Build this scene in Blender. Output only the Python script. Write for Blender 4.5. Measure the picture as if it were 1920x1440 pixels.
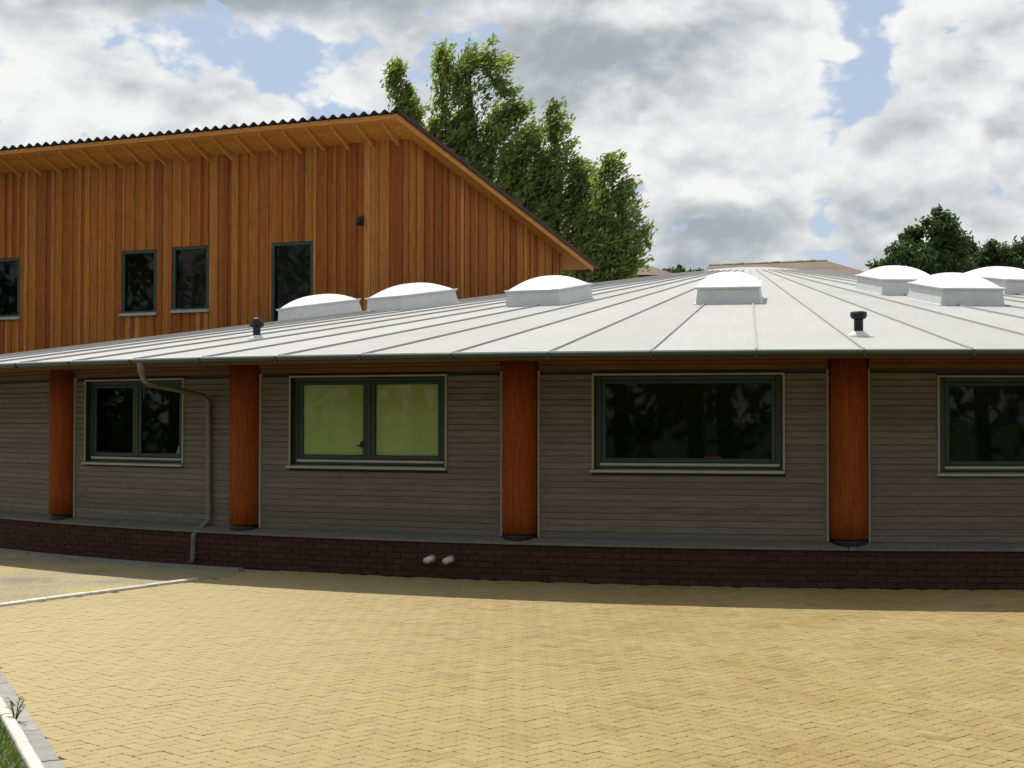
import bpy, math, random
from mathutils import Vector, Matrix

random.seed(7)
R_ = math.radians
sc = bpy.context.scene
for o in list(bpy.data.objects):
    bpy.data.objects.remove(o, do_unlink=True)
COL = sc.collection

# ------------------------------------------------------------------ camera
CAM_H, PITCH, ROLL, FPX = 1.94, 0.0236, -0.00095, 2800.0
cam_d = bpy.data.cameras.new('camera')
cam_d.sensor_fit = 'HORIZONTAL'
cam_d.sensor_width = 36.0
cam_d.lens = 36.0 * FPX / 1920.0
sc.cycles.max_bounces = 8
sc.cycles.diffuse_bounces = 3
sc.cycles.glossy_bounces = 3
sc.cycles.transparent_max_bounces = 8
sc.cycles.use_denoising = True
cam_d.clip_start, cam_d.clip_end = 0.1, 3000
cam = bpy.data.objects.new('camera', cam_d)
COL.objects.link(cam)
cam.matrix_world = Matrix.Translation((0, 0, CAM_H)) @ Matrix.Rotation(math.pi / 2 + PITCH, 4, 'X') @ Matrix.Rotation(-ROLL, 4, 'Z')
sc.camera = cam

# ------------------------------------------------------------------ exposure
vs = sc.view_settings
vs.view_transform = 'Standard'
vs.look = 'None'
vs.exposure = 0.15
vs.gamma = 1.0
vs.use_curve_mapping = False

# ------------------------------------------------------------------ sun
TO_SUN = Vector((-0.21, 0.37, 1.0)).normalized()
sun_d = bpy.data.lights.new('sun', 'SUN')
sun_d.energy = 5.0
sun_d.angle = R_(0.5)
sun_d.color = (1.0, 0.95, 0.87)
sun = bpy.data.objects.new('sun', sun_d)
COL.objects.link(sun)
sun.rotation_euler = TO_SUN.to_track_quat('Z', 'Y').to_euler()
sun.location = (-10, 15, 40)

# ------------------------------------------------------------------ world: sky with broken cumulus
world = bpy.data.worlds.new('World')
sc.world = world
world.use_nodes = True
world.cycles.sampling_method = 'MANUAL'
world.cycles.sample_map_resolution = 512
wt = world.node_tree
wt.nodes.clear()
WN, WL = wt.nodes, wt.links


def wm(op, a, b=None, c=None, clamp=False):
    n = WN.new('ShaderNodeMath')
    n.operation = op
    n.use_clamp = clamp
    for i, v in enumerate((a, b, c)):
        if v is None:
            continue
        if isinstance(v, (int, float)):
            n.inputs[i].default_value = v
        else:
            WL.new(v, n.inputs[i])
    return n.outputs[0]


def wmix(f, a, b):
    n = WN.new('ShaderNodeMix')
    n.data_type = 'RGBA'
    WL.new(f, n.inputs[0]) if not isinstance(f, (int, float)) else setattr(n.inputs[0], 'default_value', f)
    for v, s in ((a, n.inputs[6]), (b, n.inputs[7])):
        if isinstance(v, tuple):
            s.default_value = (*v, 1)
        else:
            WL.new(v, s)
    return n.outputs[2]


def wramp(v, lo, hi):
    n = WN.new('ShaderNodeMapRange')
    n.interpolation_type = 'SMOOTHSTEP'
    WL.new(v, n.inputs[0])
    n.inputs[1].default_value, n.inputs[2].default_value = lo, hi
    return n.outputs[0]


SKY_STRENGTH = 0.10
sky = WN.new('ShaderNodeTexSky')
sky.sky_type = 'NISHITA'
sky.sun_disc = False
sky.sun_elevation = math.asin(TO_SUN.z)
sky.sun_rotation = math.atan2(TO_SUN.x, TO_SUN.y)
sky.air_density, sky.dust_density, sky.ozone_density = 1.0, 0.6, 1.4
tc = WN.new('ShaderNodeTexCoord')
dirv = tc.outputs['Generated']
sep = WN.new('ShaderNodeSeparateXYZ')
WL.new(dirv, sep.inputs[0])
U = wm('MULTIPLY', wm('ARCTAN2', sep.outputs[0], sep.outputs[1]), 2.8)
V = wm('MULTIPLY', sep.outputs[2], 2.8)


def cnoise(off, scale, detail, rough, zs=1.7, dist=0.25):
    m = WN.new('ShaderNodeMapping')
    m.inputs['Location'].default_value = off
    m.inputs['Scale'].default_value = (1, 1, zs)
    WL.new(dirv, m.inputs[0])
    n = WN.new('ShaderNodeTexNoise')
    n.inputs['Scale'].default_value = scale
    n.inputs['Detail'].default_value = detail
    n.inputs['Roughness'].default_value = rough
    n.inputs['Distortion'].default_value = dist
    WL.new(m.outputs[0], n.inputs['Vector'])
    return n.outputs['Fac']


def blob(px, py, rx, ry, amp):
    cu, cv = (px - 960) / 1000.0, (786 - py) / 1000.0
    a = wm('MULTIPLY_ADD', U, 1000.0 / rx, -cu * 1000.0 / rx)
    b = wm('MULTIPLY_ADD', V, 1000.0 / ry, -cv * 1000.0 / ry)
    q = wm('MULTIPLY_ADD', a, a, wm('MULTIPLY_ADD', b, b, 1.0))      # soft bump 1/(1+r^2)^2
    return wm('DIVIDE', amp, wm('MULTIPLY', q, q))


def addall(items):
    s = items[0]
    for i in items[1:]:
        s = wm('ADD', s, i)
    return s


def cvoro(off, scale, zs=1.5):
    m = WN.new('ShaderNodeMapping')
    m.inputs['Location'].default_value = off
    m.inputs['Scale'].default_value = (1, 1, zs)
    WL.new(dirv, m.inputs[0])
    jit = WN.new('ShaderNodeTexNoise')
    jit.inputs['Scale'].default_value = scale * 1.1
    jit.inputs['Detail'].default_value = 3
    WL.new(m.outputs[0], jit.inputs['Vector'])
    mx_ = WN.new('ShaderNodeMix')
    mx_.data_type = 'RGBA'
    mx_.blend_type = 'LINEAR_LIGHT'
    mx_.inputs[0].default_value = 0.9 / scale
    WL.new(m.outputs[0], mx_.inputs[6])
    WL.new(jit.outputs['Color'], mx_.inputs[7])
    v = WN.new('ShaderNodeTexVoronoi')
    v.feature = 'F1'
    v.inputs['Scale'].default_value = scale
    WL.new(mx_.outputs[2], v.inputs['Vector'])
    d_ = v.outputs['Distance']
    return wm('SUBTRACT', 0.30, wm('MULTIPLY', d_, d_))


OFF = (3.1, 1.7, 0.4)


def field(o, det):
    return addall([cnoise(o, 8.5, det, 0.55), wm('MULTIPLY', cvoro(o, 15.0), 0.30), wm('MULTIPLY', cvoro(o, 36.0), 0.09)])


n_a = field(OFF, 9)
n_b = field((OFF[0] + 0.008, OFF[1], OFF[2] - 0.022), 5)                   # the same field a little towards the sun
n_c = cnoise((7.7, 2.2, 5.1), 5.0, 5, 0.5, 2.2)                            # broad grey bases
gaps = addall([blob(410, 105, 270, 105, -0.62), blob(1630, 70, 110, 170, -0.58),
               blob(220, 190, 200, 110, 0.16), blob(280, -5, 480, 50, 0.50), blob(1080, 180, 460, 240, 0.26),
               blob(1850, 260, 150, 260, 0.24), blob(1420, 380, 460, 160, 0.24), blob(60, 80, 160, 70, 0.30), blob(740, 110, 110, 90, 0.20), blob(1270, 390, 120, 90, 0.42), blob(1285, 110, 110, 100, 0.30), blob(1860, 340, 80, 70, 0.22)])
den = wm('ADD', wm('MULTIPLY_ADD', n_a, 2.3, -0.52), gaps)
cover = wramp(den, 0.33, 0.55)
relief = wm('MULTIPLY', wm('SUBTRACT', n_a, n_b), 2.1)
edge = wm('MULTIPLY', wramp(den, 0.75, 0.42), 0.30)
tone = addall([relief, edge, wm('MULTIPLY', wm('SUBTRACT', 0.5, n_c), 1.3),
               blob(270, 5, 520, 75, -1.15), blob(1120, 118, 300, 85, -0.75), blob(800, 70, 120, 90, -0.25), blob(330, 200, 170, 60, -0.15),
               blob(1360, 420, 300, 80, -0.50), blob(1640, 200, 60, 45, -0.2), blob(1900, 60, 90, 60, -0.15),
               blob(1380, 362, 85, 34, 0.4), blob(1180, 45, 90, 34, 0.3), blob(950, 40, 90, 50, 0.25),
               blob(40, 150, 110, 70, 0.25), blob(340, 140, 70, 70, 0.25), blob(1520, 60, 70, 60, 0.2)])
tone = wramp(wm('ADD', tone, 0.66), -0.15, 1.05)
k = 0.90 / SKY_STRENGTH
c_dark = tuple(v * k for v in (0.38, 0.42, 0.465))
c_lite = tuple(v * k for v in (0.92, 0.93, 0.92))
cloud = wmix(tone, c_dark, c_lite)
thin = wmix(0.70, sky.outputs[0], tuple(v * k for v in (0.54, 0.63, 0.78)))  # thin veil over the blue
final = wmix(cover, thin, cloud)
bg = WN.new('ShaderNodeBackground')
bg.inputs[1].default_value = SKY_STRENGTH
WL.new(final, bg.inputs[0])
wo = WN.new('ShaderNodeOutputWorld')
WL.new(bg.outputs[0], wo.inputs[0])


# ================================================================== helpers
def mesh(name, verts, faces, smooth=False):
    me = bpy.data.meshes.new(name)
    me.from_pydata([tuple(v) for v in verts], [], faces)
    me.update()
    if smooth:
        for p in me.polygons:
            p.use_smooth = True
    return me


def link(name, data, mat=None, parent=None, kind=None, label=None, cat=None, group=None):
    o = bpy.data.objects.new(name, data)
    COL.objects.link(o)
    if mat is not None and data is not None and not data.materials:
        data.materials.append(mat)
    if parent is not None:
        o.parent = parent
        wl = world_loc(parent)
        o.matrix_parent_inverse = Matrix.Translation(-wl)
    if kind:
        o['kind'] = kind
    if label:
        o['label'] = label
    if cat:
        o['category'] = cat
    if group:
        o['group'] = group
    return o


def world_loc(o):
    # everything under a root is placed in world coordinates through matrix_parent_inverse; only roots move
    while o.parent is not None:
        if 'wl' in LOCS.get(o.name, {}):
            break
        return Vector((0, 0, 0))
    return Vector(o.location)


LOCS = {}


def empty(name, loc, label, cat, group=None, kind=None):
    o = link(name, None, label=label, cat=cat, group=group, kind=kind)
    o.location = loc
    return o


class MB:
    """collects shapes for one mesh"""

    def __init__(s):
        s.v, s.f = [], []

    def add(s, vs, fs):
        n = len(s.v)
        s.v += [Vector(v) for v in vs]
        s.f += [tuple(i + n for i in f) for f in fs]

    def box(s, o, ex, ey, ez, x0, x1, y0, y1, z0, z1):
        o, ex, ey, ez = Vector(o), Vector(ex), Vector(ey), Vector(ez)
        vs = [o + ex * x + ey * y + ez * z for z in (z0, z1) for y in (y0, y1) for x in (x0, x1)]
        s.add(vs, [(0, 2, 3, 1), (4, 5, 7, 6), (0, 1, 5, 4), (2, 6, 7, 3), (0, 4, 6, 2), (1, 3, 7, 5)])

    def cham(s, o, ex, ey, ez, x0, x1, y0, y1, z0, z1, b=0.004):
        """box with its outer face (y0 side) and top chamfered: cheap softened edges"""
        o, ex, ey, ez = Vector(o), Vector(ex), Vector(ey), Vector(ez)
        P = lambda x, y, z: o + ex * x + ey * y + ez * z
        vs = [P(x0, y1, z0), P(x1, y1, z0), P(x1, y1, z1), P(x0, y1, z1),
              P(x0, y0 + b, z0), P(x1, y0 + b, z0), P(x1, y0 + b, z1), P(x0, y0 + b, z1),
              P(x0 + b, y0, z0 + b), P(x1 - b, y0, z0 + b), P(x1 - b, y0, z1 - b), P(x0 + b, y0, z1 - b)]
        s.add(vs, [(0, 3, 2, 1), (0, 1, 5, 4), (1, 2, 6, 5), (2, 3, 7, 6), (3, 0, 4, 7),
                   (4, 5, 9, 8), (5, 6, 10, 9), (6, 7, 11, 10), (7, 4, 8, 11), (8, 9, 10, 11)])

    def tube(s, pts, rad, n=10, cap=True):
        pts = [Vector(p) for p in pts]
        if isinstance(rad, (int, float)):
            rad = [rad] * len(pts)
        base = len(s.v)
        prev = None
        for i, p in enumerate(pts):
            t = (pts[min(i + 1, len(pts) - 1)] - pts[max(i - 1, 0)]).normalized()
            if prev is None:
                a = t.orthogonal().normalized()
            else:
                a = (prev - t * prev.dot(t)).normalized()
            prev = a
            b = t.cross(a)
            for j in range(n):
                w = 2 * math.pi * j / n
                s.v.append(p + (a * math.cos(w) + b * math.sin(w)) * rad[i])
        for i in range(len(pts) - 1):
            for j in range(n):
                q = base + i * n
                s.f.append((q + j, q + (j + 1) % n, q + n + (j + 1) % n, q + n + j))
        if cap:
            s.f.append(tuple(base + j for j in reversed(range(n))))
            q = base + (len(pts) - 1) * n
            s.f.append(tuple(q + j for j in range(n)))

    def build(s, name, mat, parent=None, smooth=False, **kw):
        return link(name, mesh(name, s.v, s.f, smooth), mat, parent, **kw)


# ------------------------------------------------------------------ materials
def new_mat(name, rough=0.7, spec=0.3):
    m = bpy.data.materials.new(name)
    m.use_nodes = True
    nt = m.node_tree
    b = nt.nodes['Principled BSDF']
    b.inputs['Roughness'].default_value = rough
    b.inputs['Specular IOR Level'].default_value = spec
    return m, nt, b


def tex(nt, scale=(1, 1, 1), size=5.0, detail=6, rough=0.6, coord='Object', dist=0.0, rnd=False):
    t = nt.nodes.new('ShaderNodeTexCoord')
    mp = nt.nodes.new('ShaderNodeMapping')
    mp.inputs['Scale'].default_value = scale
    nt.links.new(t.outputs[coord], mp.inputs[0])
    if rnd:
        oi = nt.nodes.new('ShaderNodeObjectInfo')
        mu = nt.nodes.new('ShaderNodeMath')
        mu.operation = 'MULTIPLY'
        mu.inputs[1].default_value = 37.0
        nt.links.new(oi.outputs['Random'], mu.inputs[0])
        nt.links.new(mu.outputs[0], mp.inputs['Location'])
    n = nt.nodes.new('ShaderNodeTexNoise')
    n.inputs['Scale'].default_value = size
    n.inputs['Detail'].default_value = detail
    n.inputs['Roughness'].default_value = rough
    n.inputs['Distortion'].default_value = dist
    nt.links.new(mp.outputs[0], n.inputs['Vector'])
    return n.outputs['Fac']


def ramp(nt, fac, stops):
    r = nt.nodes.new('ShaderNodeValToRGB')
    el = r.color_ramp.elements
    while len(el) < len(stops):
        el.new(0.5)
    for e, (p, c) in zip(el, stops):
        e.position = p
        e.color = (*c, 1)
    nt.links.new(fac, r.inputs[0])
    return r.outputs[0]


def mixc(nt, fac, a, b, mode='MIX'):
    n = nt.nodes.new('ShaderNodeMix')
    n.data_type = 'RGBA'
    n.blend_type = mode
    if isinstance(fac, (int, float)):
        n.inputs[0].default_value = fac
    else:
        nt.links.new(fac, n.inputs[0])
    for v, s in ((a, n.inputs[6]), (b, n.inputs[7])):
        if isinstance(v, tuple):
            s.default_value = (*v, 1)
        else:
            nt.links.new(v, s)
    return n.outputs[2]


def bump(nt, b, fac, strength=0.3, dist=0.01):
    n = nt.nodes.new('ShaderNodeBump')
    n.inputs['Strength'].default_value = strength
    n.inputs['Distance'].default_value = dist
    nt.links.new(fac, n.inputs['Height'])
    nt.links.new(n.outputs[0], b.inputs['Normal'])


def rnd_out(nt, island=False):
    if island:
        return nt.nodes.new('ShaderNodeNewGeometry').outputs['Random Per Island']
    return nt.nodes.new('ShaderNodeObjectInfo').outputs['Random']


def mat_simple(name, c0, c1, size=6.0, scale=(1, 1, 1), rough=0.7, spec=0.3, bmp=0.15, bd=0.004, detail=6, lo=0.3, hi=0.7):
    m, nt, b = new_mat(name, rough, spec)
    f = tex(nt, scale, size, detail)
    nt.links.new(ramp(nt, f, [(lo, c0), (hi, c1)]), b.inputs['Base Color'])
    if bmp:
        bump(nt, b, f, bmp, bd)
    return m


def mat_varied(name, stops, grain=(1, 1, 1), gsize=8.0, gamt=0.35, rough=0.7, spec=0.25, bmp=0.2, island=False, bd=0.004):
    """colour differs from piece to piece, with grain on top"""
    m, nt, b = new_mat(name, rough, spec)
    base = ramp(nt, rnd_out(nt, island), stops)
    g = tex(nt, grain, gsize, 7, 0.65, dist=0.4, rnd=not island)
    dark = ramp(nt, g, [(0.30, (0.55, 0.50, 0.46)), (0.62, (1.12, 1.12, 1.12))])
    nt.links.new(mixc(nt, gamt, base, mixc(nt, 1.0, base, dark, 'MULTIPLY')), b.inputs['Base Color'])
    bump(nt, b, g, bmp, bd)
    return m


M = {}
larch = [(0.0, (0.20, 0.056, 0.010)), (0.2, (0.27, 0.085, 0.014)), (0.4, (0.33, 0.118, 0.020)), (0.55, (0.22, 0.062, 0.010)),
         (0.75, (0.37, 0.150, 0.030)), (0.88, (0.29, 0.088, 0.014)), (1.0, (0.43, 0.195, 0.056))]
M['larch'] = mat_varied('larch_cladding', larch, (9, 9, 0.7), 3.0, 0.8, 0.75, 0.2)
M['larch_soffit'] = mat_varied('larch_soffit', [(0, (0.38, 0.150, 0.019)), (1, (0.44, 0.185, 0.026))], (4, 4, 1), 3.0, 0.6)
M['larch_trim'] = mat_simple('larch_trim', (0.40, 0.150, 0.030), (0.50, 0.215, 0.050), 3.0, (1, 1, 6))
M['column'] = mat_simple('column_timber', (0.120, 0.026, 0.006), (0.29, 0.070, 0.014), 5.0, (9, 9, 0.45), 0.85, 0.15, 0.5, detail=9, lo=0.25, hi=0.75)
M['beam'] = mat_simple('beam_timber', (0.095, 0.042, 0.020), (0.14, 0.064, 0.030), 3.0, (1, 1, 4))
M['soffit'] = mat_simple('soffit_timber', (0.13, 0.075, 0.035), (0.19, 0.11, 0.05), 3.0)
M['board'] = mat_varied('stained_board', [(0, (0.122, 0.109, 0.095)), (0.5, (0.138, 0.123, 0.107)), (1, (0.155, 0.139, 0.121))], (1, 1, 6), 3.0, 0.5, 0.75, 0.2, 0.25)
M['trim'] = mat_simple('wall_trim', (0.26, 0.225, 0.175), (0.33, 0.29, 0.23), 5.0)
M['sheath'] = mat_simple('sheathing', (0.035, 0.032, 0.028), (0.05, 0.045, 0.04), 4.0)
M['brick'] = mat_varied('plinth_brick', [(0, (0.046, 0.020, 0.017)), (0.5, (0.056, 0.024, 0.020)), (1, (0.068, 0.029, 0.024))], (1, 1, 1), 30.0, 0.7, 0.85, 0.2, 0.4)
M['brick_stuff'] = mat_varied('plinth_brick_far', [(0, (0.046, 0.020, 0.017)), (0.5, (0.056, 0.024, 0.020)), (1, (0.068, 0.029, 0.024))], (1, 1, 1), 30.0, 0.7, 0.85, 0.2, 0.4, True)
M['mortar'] = mat_simple('mortar', (0.030, 0.024, 0.021), (0.045, 0.037, 0.032), 20.0)
M['coping'] = mat_simple('coping_concrete', (0.10, 0.10, 0.092), (0.155, 0.155, 0.142), 9.0, bmp=0.3)
M['frame'] = mat_simple('green_frame', (0.010, 0.030, 0.024), (0.016, 0.040, 0.032), 4.0, rough=0.45, spec=0.4, bmp=0)
M['bead'] = mat_simple('frame_bead', (0.26, 0.27, 0.24), (0.33, 0.34, 0.30), 4.0, rough=0.5)
M['gutter'] = mat_simple('gutter_metal', (0.022, 0.034, 0.024), (0.034, 0.046, 0.034), 4.0, rough=0.4, spec=0.5, bmp=0)
M['downpipe'] = mat_simple('downpipe_metal', (0.085, 0.085, 0.075), (0.13, 0.13, 0.115), 6.0, rough=0.5, spec=0.5, bmp=0)
M['black'] = mat_simple('black_plastic', (0.010, 0.010, 0.014), (0.018, 0.018, 0.024), 5.0, rough=0.5)
M['flue'] = mat_simple('flue_plastic', (0.55, 0.55, 0.53), (0.70, 0.70, 0.68), 8.0, rough=0.4)
M['blind'] = mat_simple('roller_blind', (0.47, 0.52, 0.20), (0.54, 0.58, 0.25), 2.0, (1, 1, 0.3), 0.8, bmp=0)
M['interior'] = mat_simple('interior_plaster', (0.20, 0.20, 0.17), (0.26, 0.26, 0.22), 2.0)
M['red'] = mat_simple('red_plastic', (0.42, 0.05, 0.04), (0.55, 0.09, 0.06), 3.0)
M['paper'] = mat_simple('pale_card', (0.62, 0.60, 0.42), (0.75, 0.72, 0.52), 3.0)
M['kerb'] = mat_varied('kerb_concrete', [(0, (0.42, 0.41, 0.37)), (1, (0.54, 0.52, 0.47))], (1, 1, 1), 14.0, 0.5, 0.85, 0.2, 0.35)
M['edge_kerb'] = mat_varied('channel_concrete', [(0, (0.22, 0.215, 0.20)), (1, (0.28, 0.27, 0.25))], (1, 1, 1), 14.0, 0.5, 0.85, 0.2, 0.35)
M['bark'] = mat_simple('bark', (0.05, 0.04, 0.03), (0.12, 0.10, 0.075), 6.0, (3, 3, 0.6), 0.9, 0.1, 0.6, 0.02)
M['tin'] = mat_simple('dark_roof_sheet', (0.020, 0.022, 0.022), (0.040, 0.042, 0.040), 3.0, rough=0.6)
M['verge'] = mat_simple('verge_metal', (0.030, 0.014, 0.012), (0.048, 0.022, 0.018), 3.0, rough=0.6)
M['farroof'] = mat_simple('brown_tiles', (0.105, 0.080, 0.060), (0.165, 0.130, 0.095), 0.9, (1, 1, 5), 0.85)
M['moss'] = mat_simple('mossy_gable', (0.11, 0.10, 0.045), (0.20, 0.16, 0.08), 1.5)

# roof membrane: weathered light grey, faint streaks down the slope
m, nt, b = new_mat('roof_membrane', 0.55, 0.35)
f1 = tex(nt, (1, 1, 1), 0.7, 5, rnd=True)
f2 = tex(nt, (2.2, 0.22, 1), 5.0, 7, 0.65, rnd=True)
c = mixc(nt, 0.35, ramp(nt, f1, [(0.3, (0.300, 0.306, 0.297)), (0.7, (0.345, 0.351, 0.341))]), ramp(nt, f2, [(0.3, (0.270, 0.272, 0.262)), (0.7, (0.365, 0.369, 0.358))]))
c = mixc(nt, 1.0, c, ramp(nt, rnd_out(nt), [(0, (0.93, 0.93, 0.93)), (1, (1.04, 1.04, 1.04))]), 'MULTIPLY')
nt.links.new(c, b.inputs['Base Color'])
bump(nt, b, f2, 0.08, 0.004)
M['membrane'] = m
M['seam'] = mat_simple('roof_seam_metal', (0.29, 0.295, 0.287), (0.33, 0.335, 0.327), 5.0, rough=0.5)
M['dripedge'] = mat_simple('drip_edge', (0.58, 0.62, 0.58), (0.66, 0.70, 0.66), 3.0, rough=0.5)

m, nt, b = new_mat('skylight_dome', 0.22, 0.5)
b.inputs['Base Color'].default_value = (0.86, 0.87, 0.87, 1)
b.inputs['Subsurface Weight'].default_value = 0.0
M['dome'] = m
M['curb'] = mat_simple('skylight_curb', (0.50, 0.52, 0.52), (0.58, 0.60, 0.60), 6.0, rough=0.5, bmp=0.05)

# window glass: a real dielectric pane, seen through and reflecting
m = bpy.data.materials.new('window_glass')
m.use_nodes = True
nt = m.node_tree
nt.nodes.clear()
tr = nt.nodes.new('ShaderNodeBsdfTransparent')
tr.inputs[0].default_value = (0.80, 0.86, 0.82, 1)
gl = nt.nodes.new('ShaderNodeBsdfGlossy')
gl.inputs['Roughness'].default_value = 0.02
fr = nt.nodes.new('ShaderNodeFresnel')
fr.inputs[0].default_value = 1.33
mx = nt.nodes.new('ShaderNodeMixShader')
ou = nt.nodes.new('ShaderNodeOutputMaterial')
nt.links.new(fr.outputs[0], mx.inputs[0])
nt.links.new(tr.outputs[0], mx.inputs[1])
nt.links.new(gl.outputs[0], mx.inputs[2])
nt.links.new(mx.outputs[0], ou.inputs[0])
M['glass'] = m

pav = [(0.0, (0.215, 0.160, 0.074)), (0.07, (0.245, 0.188, 0.086)), (0.3, (0.268, 0.209, 0.096)), (0.5, (0.254, 0.196, 0.086)), (0.75, (0.278, 0.219, 0.103)), (0.93, (0.262, 0.200, 0.090)), (1.0, (0.292, 0.233, 0.115))]


def paver_mat(name, island):
    m, nt, b = new_mat(name, 0.9, 0.15)
    base = ramp(nt, rnd_out(nt, island), pav)
    t = nt.nodes.new('ShaderNodeNewGeometry')
    def nz(size, det):
        n = nt.nodes.new('ShaderNodeTexNoise')
        n.inputs['Scale'].default_value = size
        n.inputs['Detail'].default_value = det
        nt.links.new(t.outputs['Position'], n.inputs['Vector'])
        return n.outputs['Fac']
    fine, broad = nz(55.0, 5), nz(0.9, 4)
    c = mixc(nt, 0.6, base, mixc(nt, 1.0, base, ramp(nt, fine, [(0.32, (0.62, 0.60, 0.55)), (0.6, (1.15, 1.15, 1.12))]), 'MULTIPLY'))
    c = mixc(nt, 1.0, c, ramp(nt, broad, [(0.35, (0.93, 0.90, 0.84)), (0.65, (1.05, 1.06, 1.10))]), 'MULTIPLY')
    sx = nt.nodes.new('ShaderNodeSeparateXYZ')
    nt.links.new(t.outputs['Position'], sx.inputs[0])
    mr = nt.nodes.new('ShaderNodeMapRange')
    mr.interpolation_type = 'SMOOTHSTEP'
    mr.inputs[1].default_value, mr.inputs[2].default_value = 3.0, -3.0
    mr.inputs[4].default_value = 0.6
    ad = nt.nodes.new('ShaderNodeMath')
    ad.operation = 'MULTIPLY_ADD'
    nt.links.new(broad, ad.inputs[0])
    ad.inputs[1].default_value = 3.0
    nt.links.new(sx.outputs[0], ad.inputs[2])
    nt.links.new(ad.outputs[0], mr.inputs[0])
    c = mixc(nt, mr.outputs[0], c, (0.37, 0.315, 0.185))  # brighter exposure towards the left, painted into the block colour
    spots = nz(6.5, 6)
    c = mixc(nt, 1.0, c, ramp(nt, spots, [(0.27, (0.78, 0.75, 0.70)), (0.36, (1.0, 1.0, 1.0))]), 'MULTIPLY')
    nt.links.new(c, b.inputs['Base Color'])
    bump(nt, b, fine, 0.5, 0.004)
    return m


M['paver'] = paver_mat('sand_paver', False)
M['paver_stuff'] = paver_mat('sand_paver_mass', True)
M['bed'] = mat_simple('jointing_sand', (0.185, 0.142, 0.064), (0.245, 0.19, 0.088), 12.0)
m, nt, b = new_mat('path_gravel', 0.9, 0.1)
f1, f2 = tex(nt, (1, 1, 1), 0.8, 5), tex(nt, (1, 1, 1), 26.0, 8)
c = ramp(nt, f1, [(0.32, (0.20, 0.185, 0.13)), (0.5, (0.30, 0.26, 0.165)), (0.62, (0.34, 0.28, 0.13))])
c = mixc(nt, 0.7, c, mixc(nt, 1.0, c, ramp(nt, f2, [(0.35, (0.6, 0.6, 0.6)), (0.65, (1.2, 1.2, 1.2))]), 'MULTIPLY'))
nt.links.new(c, b.inputs['Base Color'])
bump(nt, b, f2, 0.7, 0.012)
M['path'] = m
M['edge'] = mat_simple('edge_strip', (0.16, 0.155, 0.15), (0.23, 0.225, 0.215), 6.0)
M['ground'] = mat_simple('grass_ground', (0.035, 0.055, 0.015), (0.085, 0.095, 0.035), 1.2, detail=9)


def leaf_mat(name, c0, c1, c2, trans=0.35):
    m, nt, b = new_mat(name, 0.55, 0.3)
    t = nt.nodes.new('ShaderNodeNewGeometry')
    n1 = nt.nodes.new('ShaderNodeTexNoise')          # whole sprays are paler or deeper than their neighbours
    n1.inputs['Scale'].default_value = 1.3
    n1.inputs['Detail'].default_value = 3
    nt.links.new(t.outputs['Position'], n1.inputs['Vector'])
    mm = nt.nodes.new('ShaderNodeMath')
    mm.operation = 'MULTIPLY_ADD'
    mm.use_clamp = True
    mm.inputs[1].default_value = 1.5
    mm.inputs[2].default_value = -0.5
    nt.links.new(n1.outputs['Fac'], mm.inputs[0])
    m2 = nt.nodes.new('ShaderNodeMath')
    m2.operation = 'MULTIPLY_ADD'
    m2.use_clamp = True
    m2.inputs[1].default_value = 0.6
    nt.links.new(t.outputs['Random Per Island'], m2.inputs[0])
    nt.links.new(mm.outputs[0], m2.inputs[2])
    col = ramp(nt, m2.outputs[0], [(0, c0), (0.5, c1), (1, c2)])
    nt.links.new(col, b.inputs['Base Color'])
    tl = nt.nodes.new('ShaderNodeBsdfTranslucent')
    nt.links.new(mixc(nt, 1.0, col, (1.75, 1.8, 0.95), 'MULTIPLY'), tl.inputs[0])
    mx = nt.nodes.new('ShaderNodeMixShader')
    mx.inputs[0].default_value = trans
    out = nt.nodes['Material Output']
    nt.links.new(b.outputs[0], mx.inputs[1])
    nt.links.new(tl.outputs[0], mx.inputs[2])
    nt.links.new(mx.outputs[0], out.inputs[0])
    return m


M['willow'] = leaf_mat('willow_leaf', (0.085, 0.125, 0.030), (0.140, 0.190, 0.052), (0.215, 0.250, 0.110), 0.6)
M['darkleaf'] = leaf_mat('dark_leaf', (0.024, 0.044, 0.014), (0.042, 0.070, 0.022), (0.068, 0.100, 0.034), 0.3)
M['blade'] = leaf_mat('grass_blade', (0.040, 0.075, 0.012), (0.070, 0.120, 0.022), (0.120, 0.150, 0.045), 0.4)

UP = Vector((0, 0, 1))
# ================================================================== round building geometry
CX, CY = 5.819, 36.523
RW, RE = 19.457, 20.376
ZE, ZA = 2.70, 5.723
SLOPE = (ZA - ZE) / RE
PH0, DL = R_(-39.72), R_(11.311)


def pol(a, r, z=0.0):
    return Vector((CX + r * math.sin(a), CY - r * math.cos(a), z))


def out_dir(a):
    return Vector((math.sin(a), -math.cos(a), 0))


# ================================================================== ground, paving, path
g = MB()
g.add([(-900, -900, -0.06), (900, -900, -0.06), (900, 900, -0.06), (-900, 900, -0.06)], [(0, 1, 2, 3)])
g.build('ground', M['ground'], kind='structure')

KD = Vector((-0.414, 0.910, 0)).normalized()     # kerb direction, away from the camera
KA = Vector((-3.9656, 11.609, 0))                # a point on its paving-side foot
CORNER = Vector((-5.53, 15.03, 0))
ED = Vector((0.52, 0.855, 0)).normalized()       # low edging direction, towards the building
K0 = KA - KD * 13.0
EB = CORNER + ED * 4.35

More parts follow.
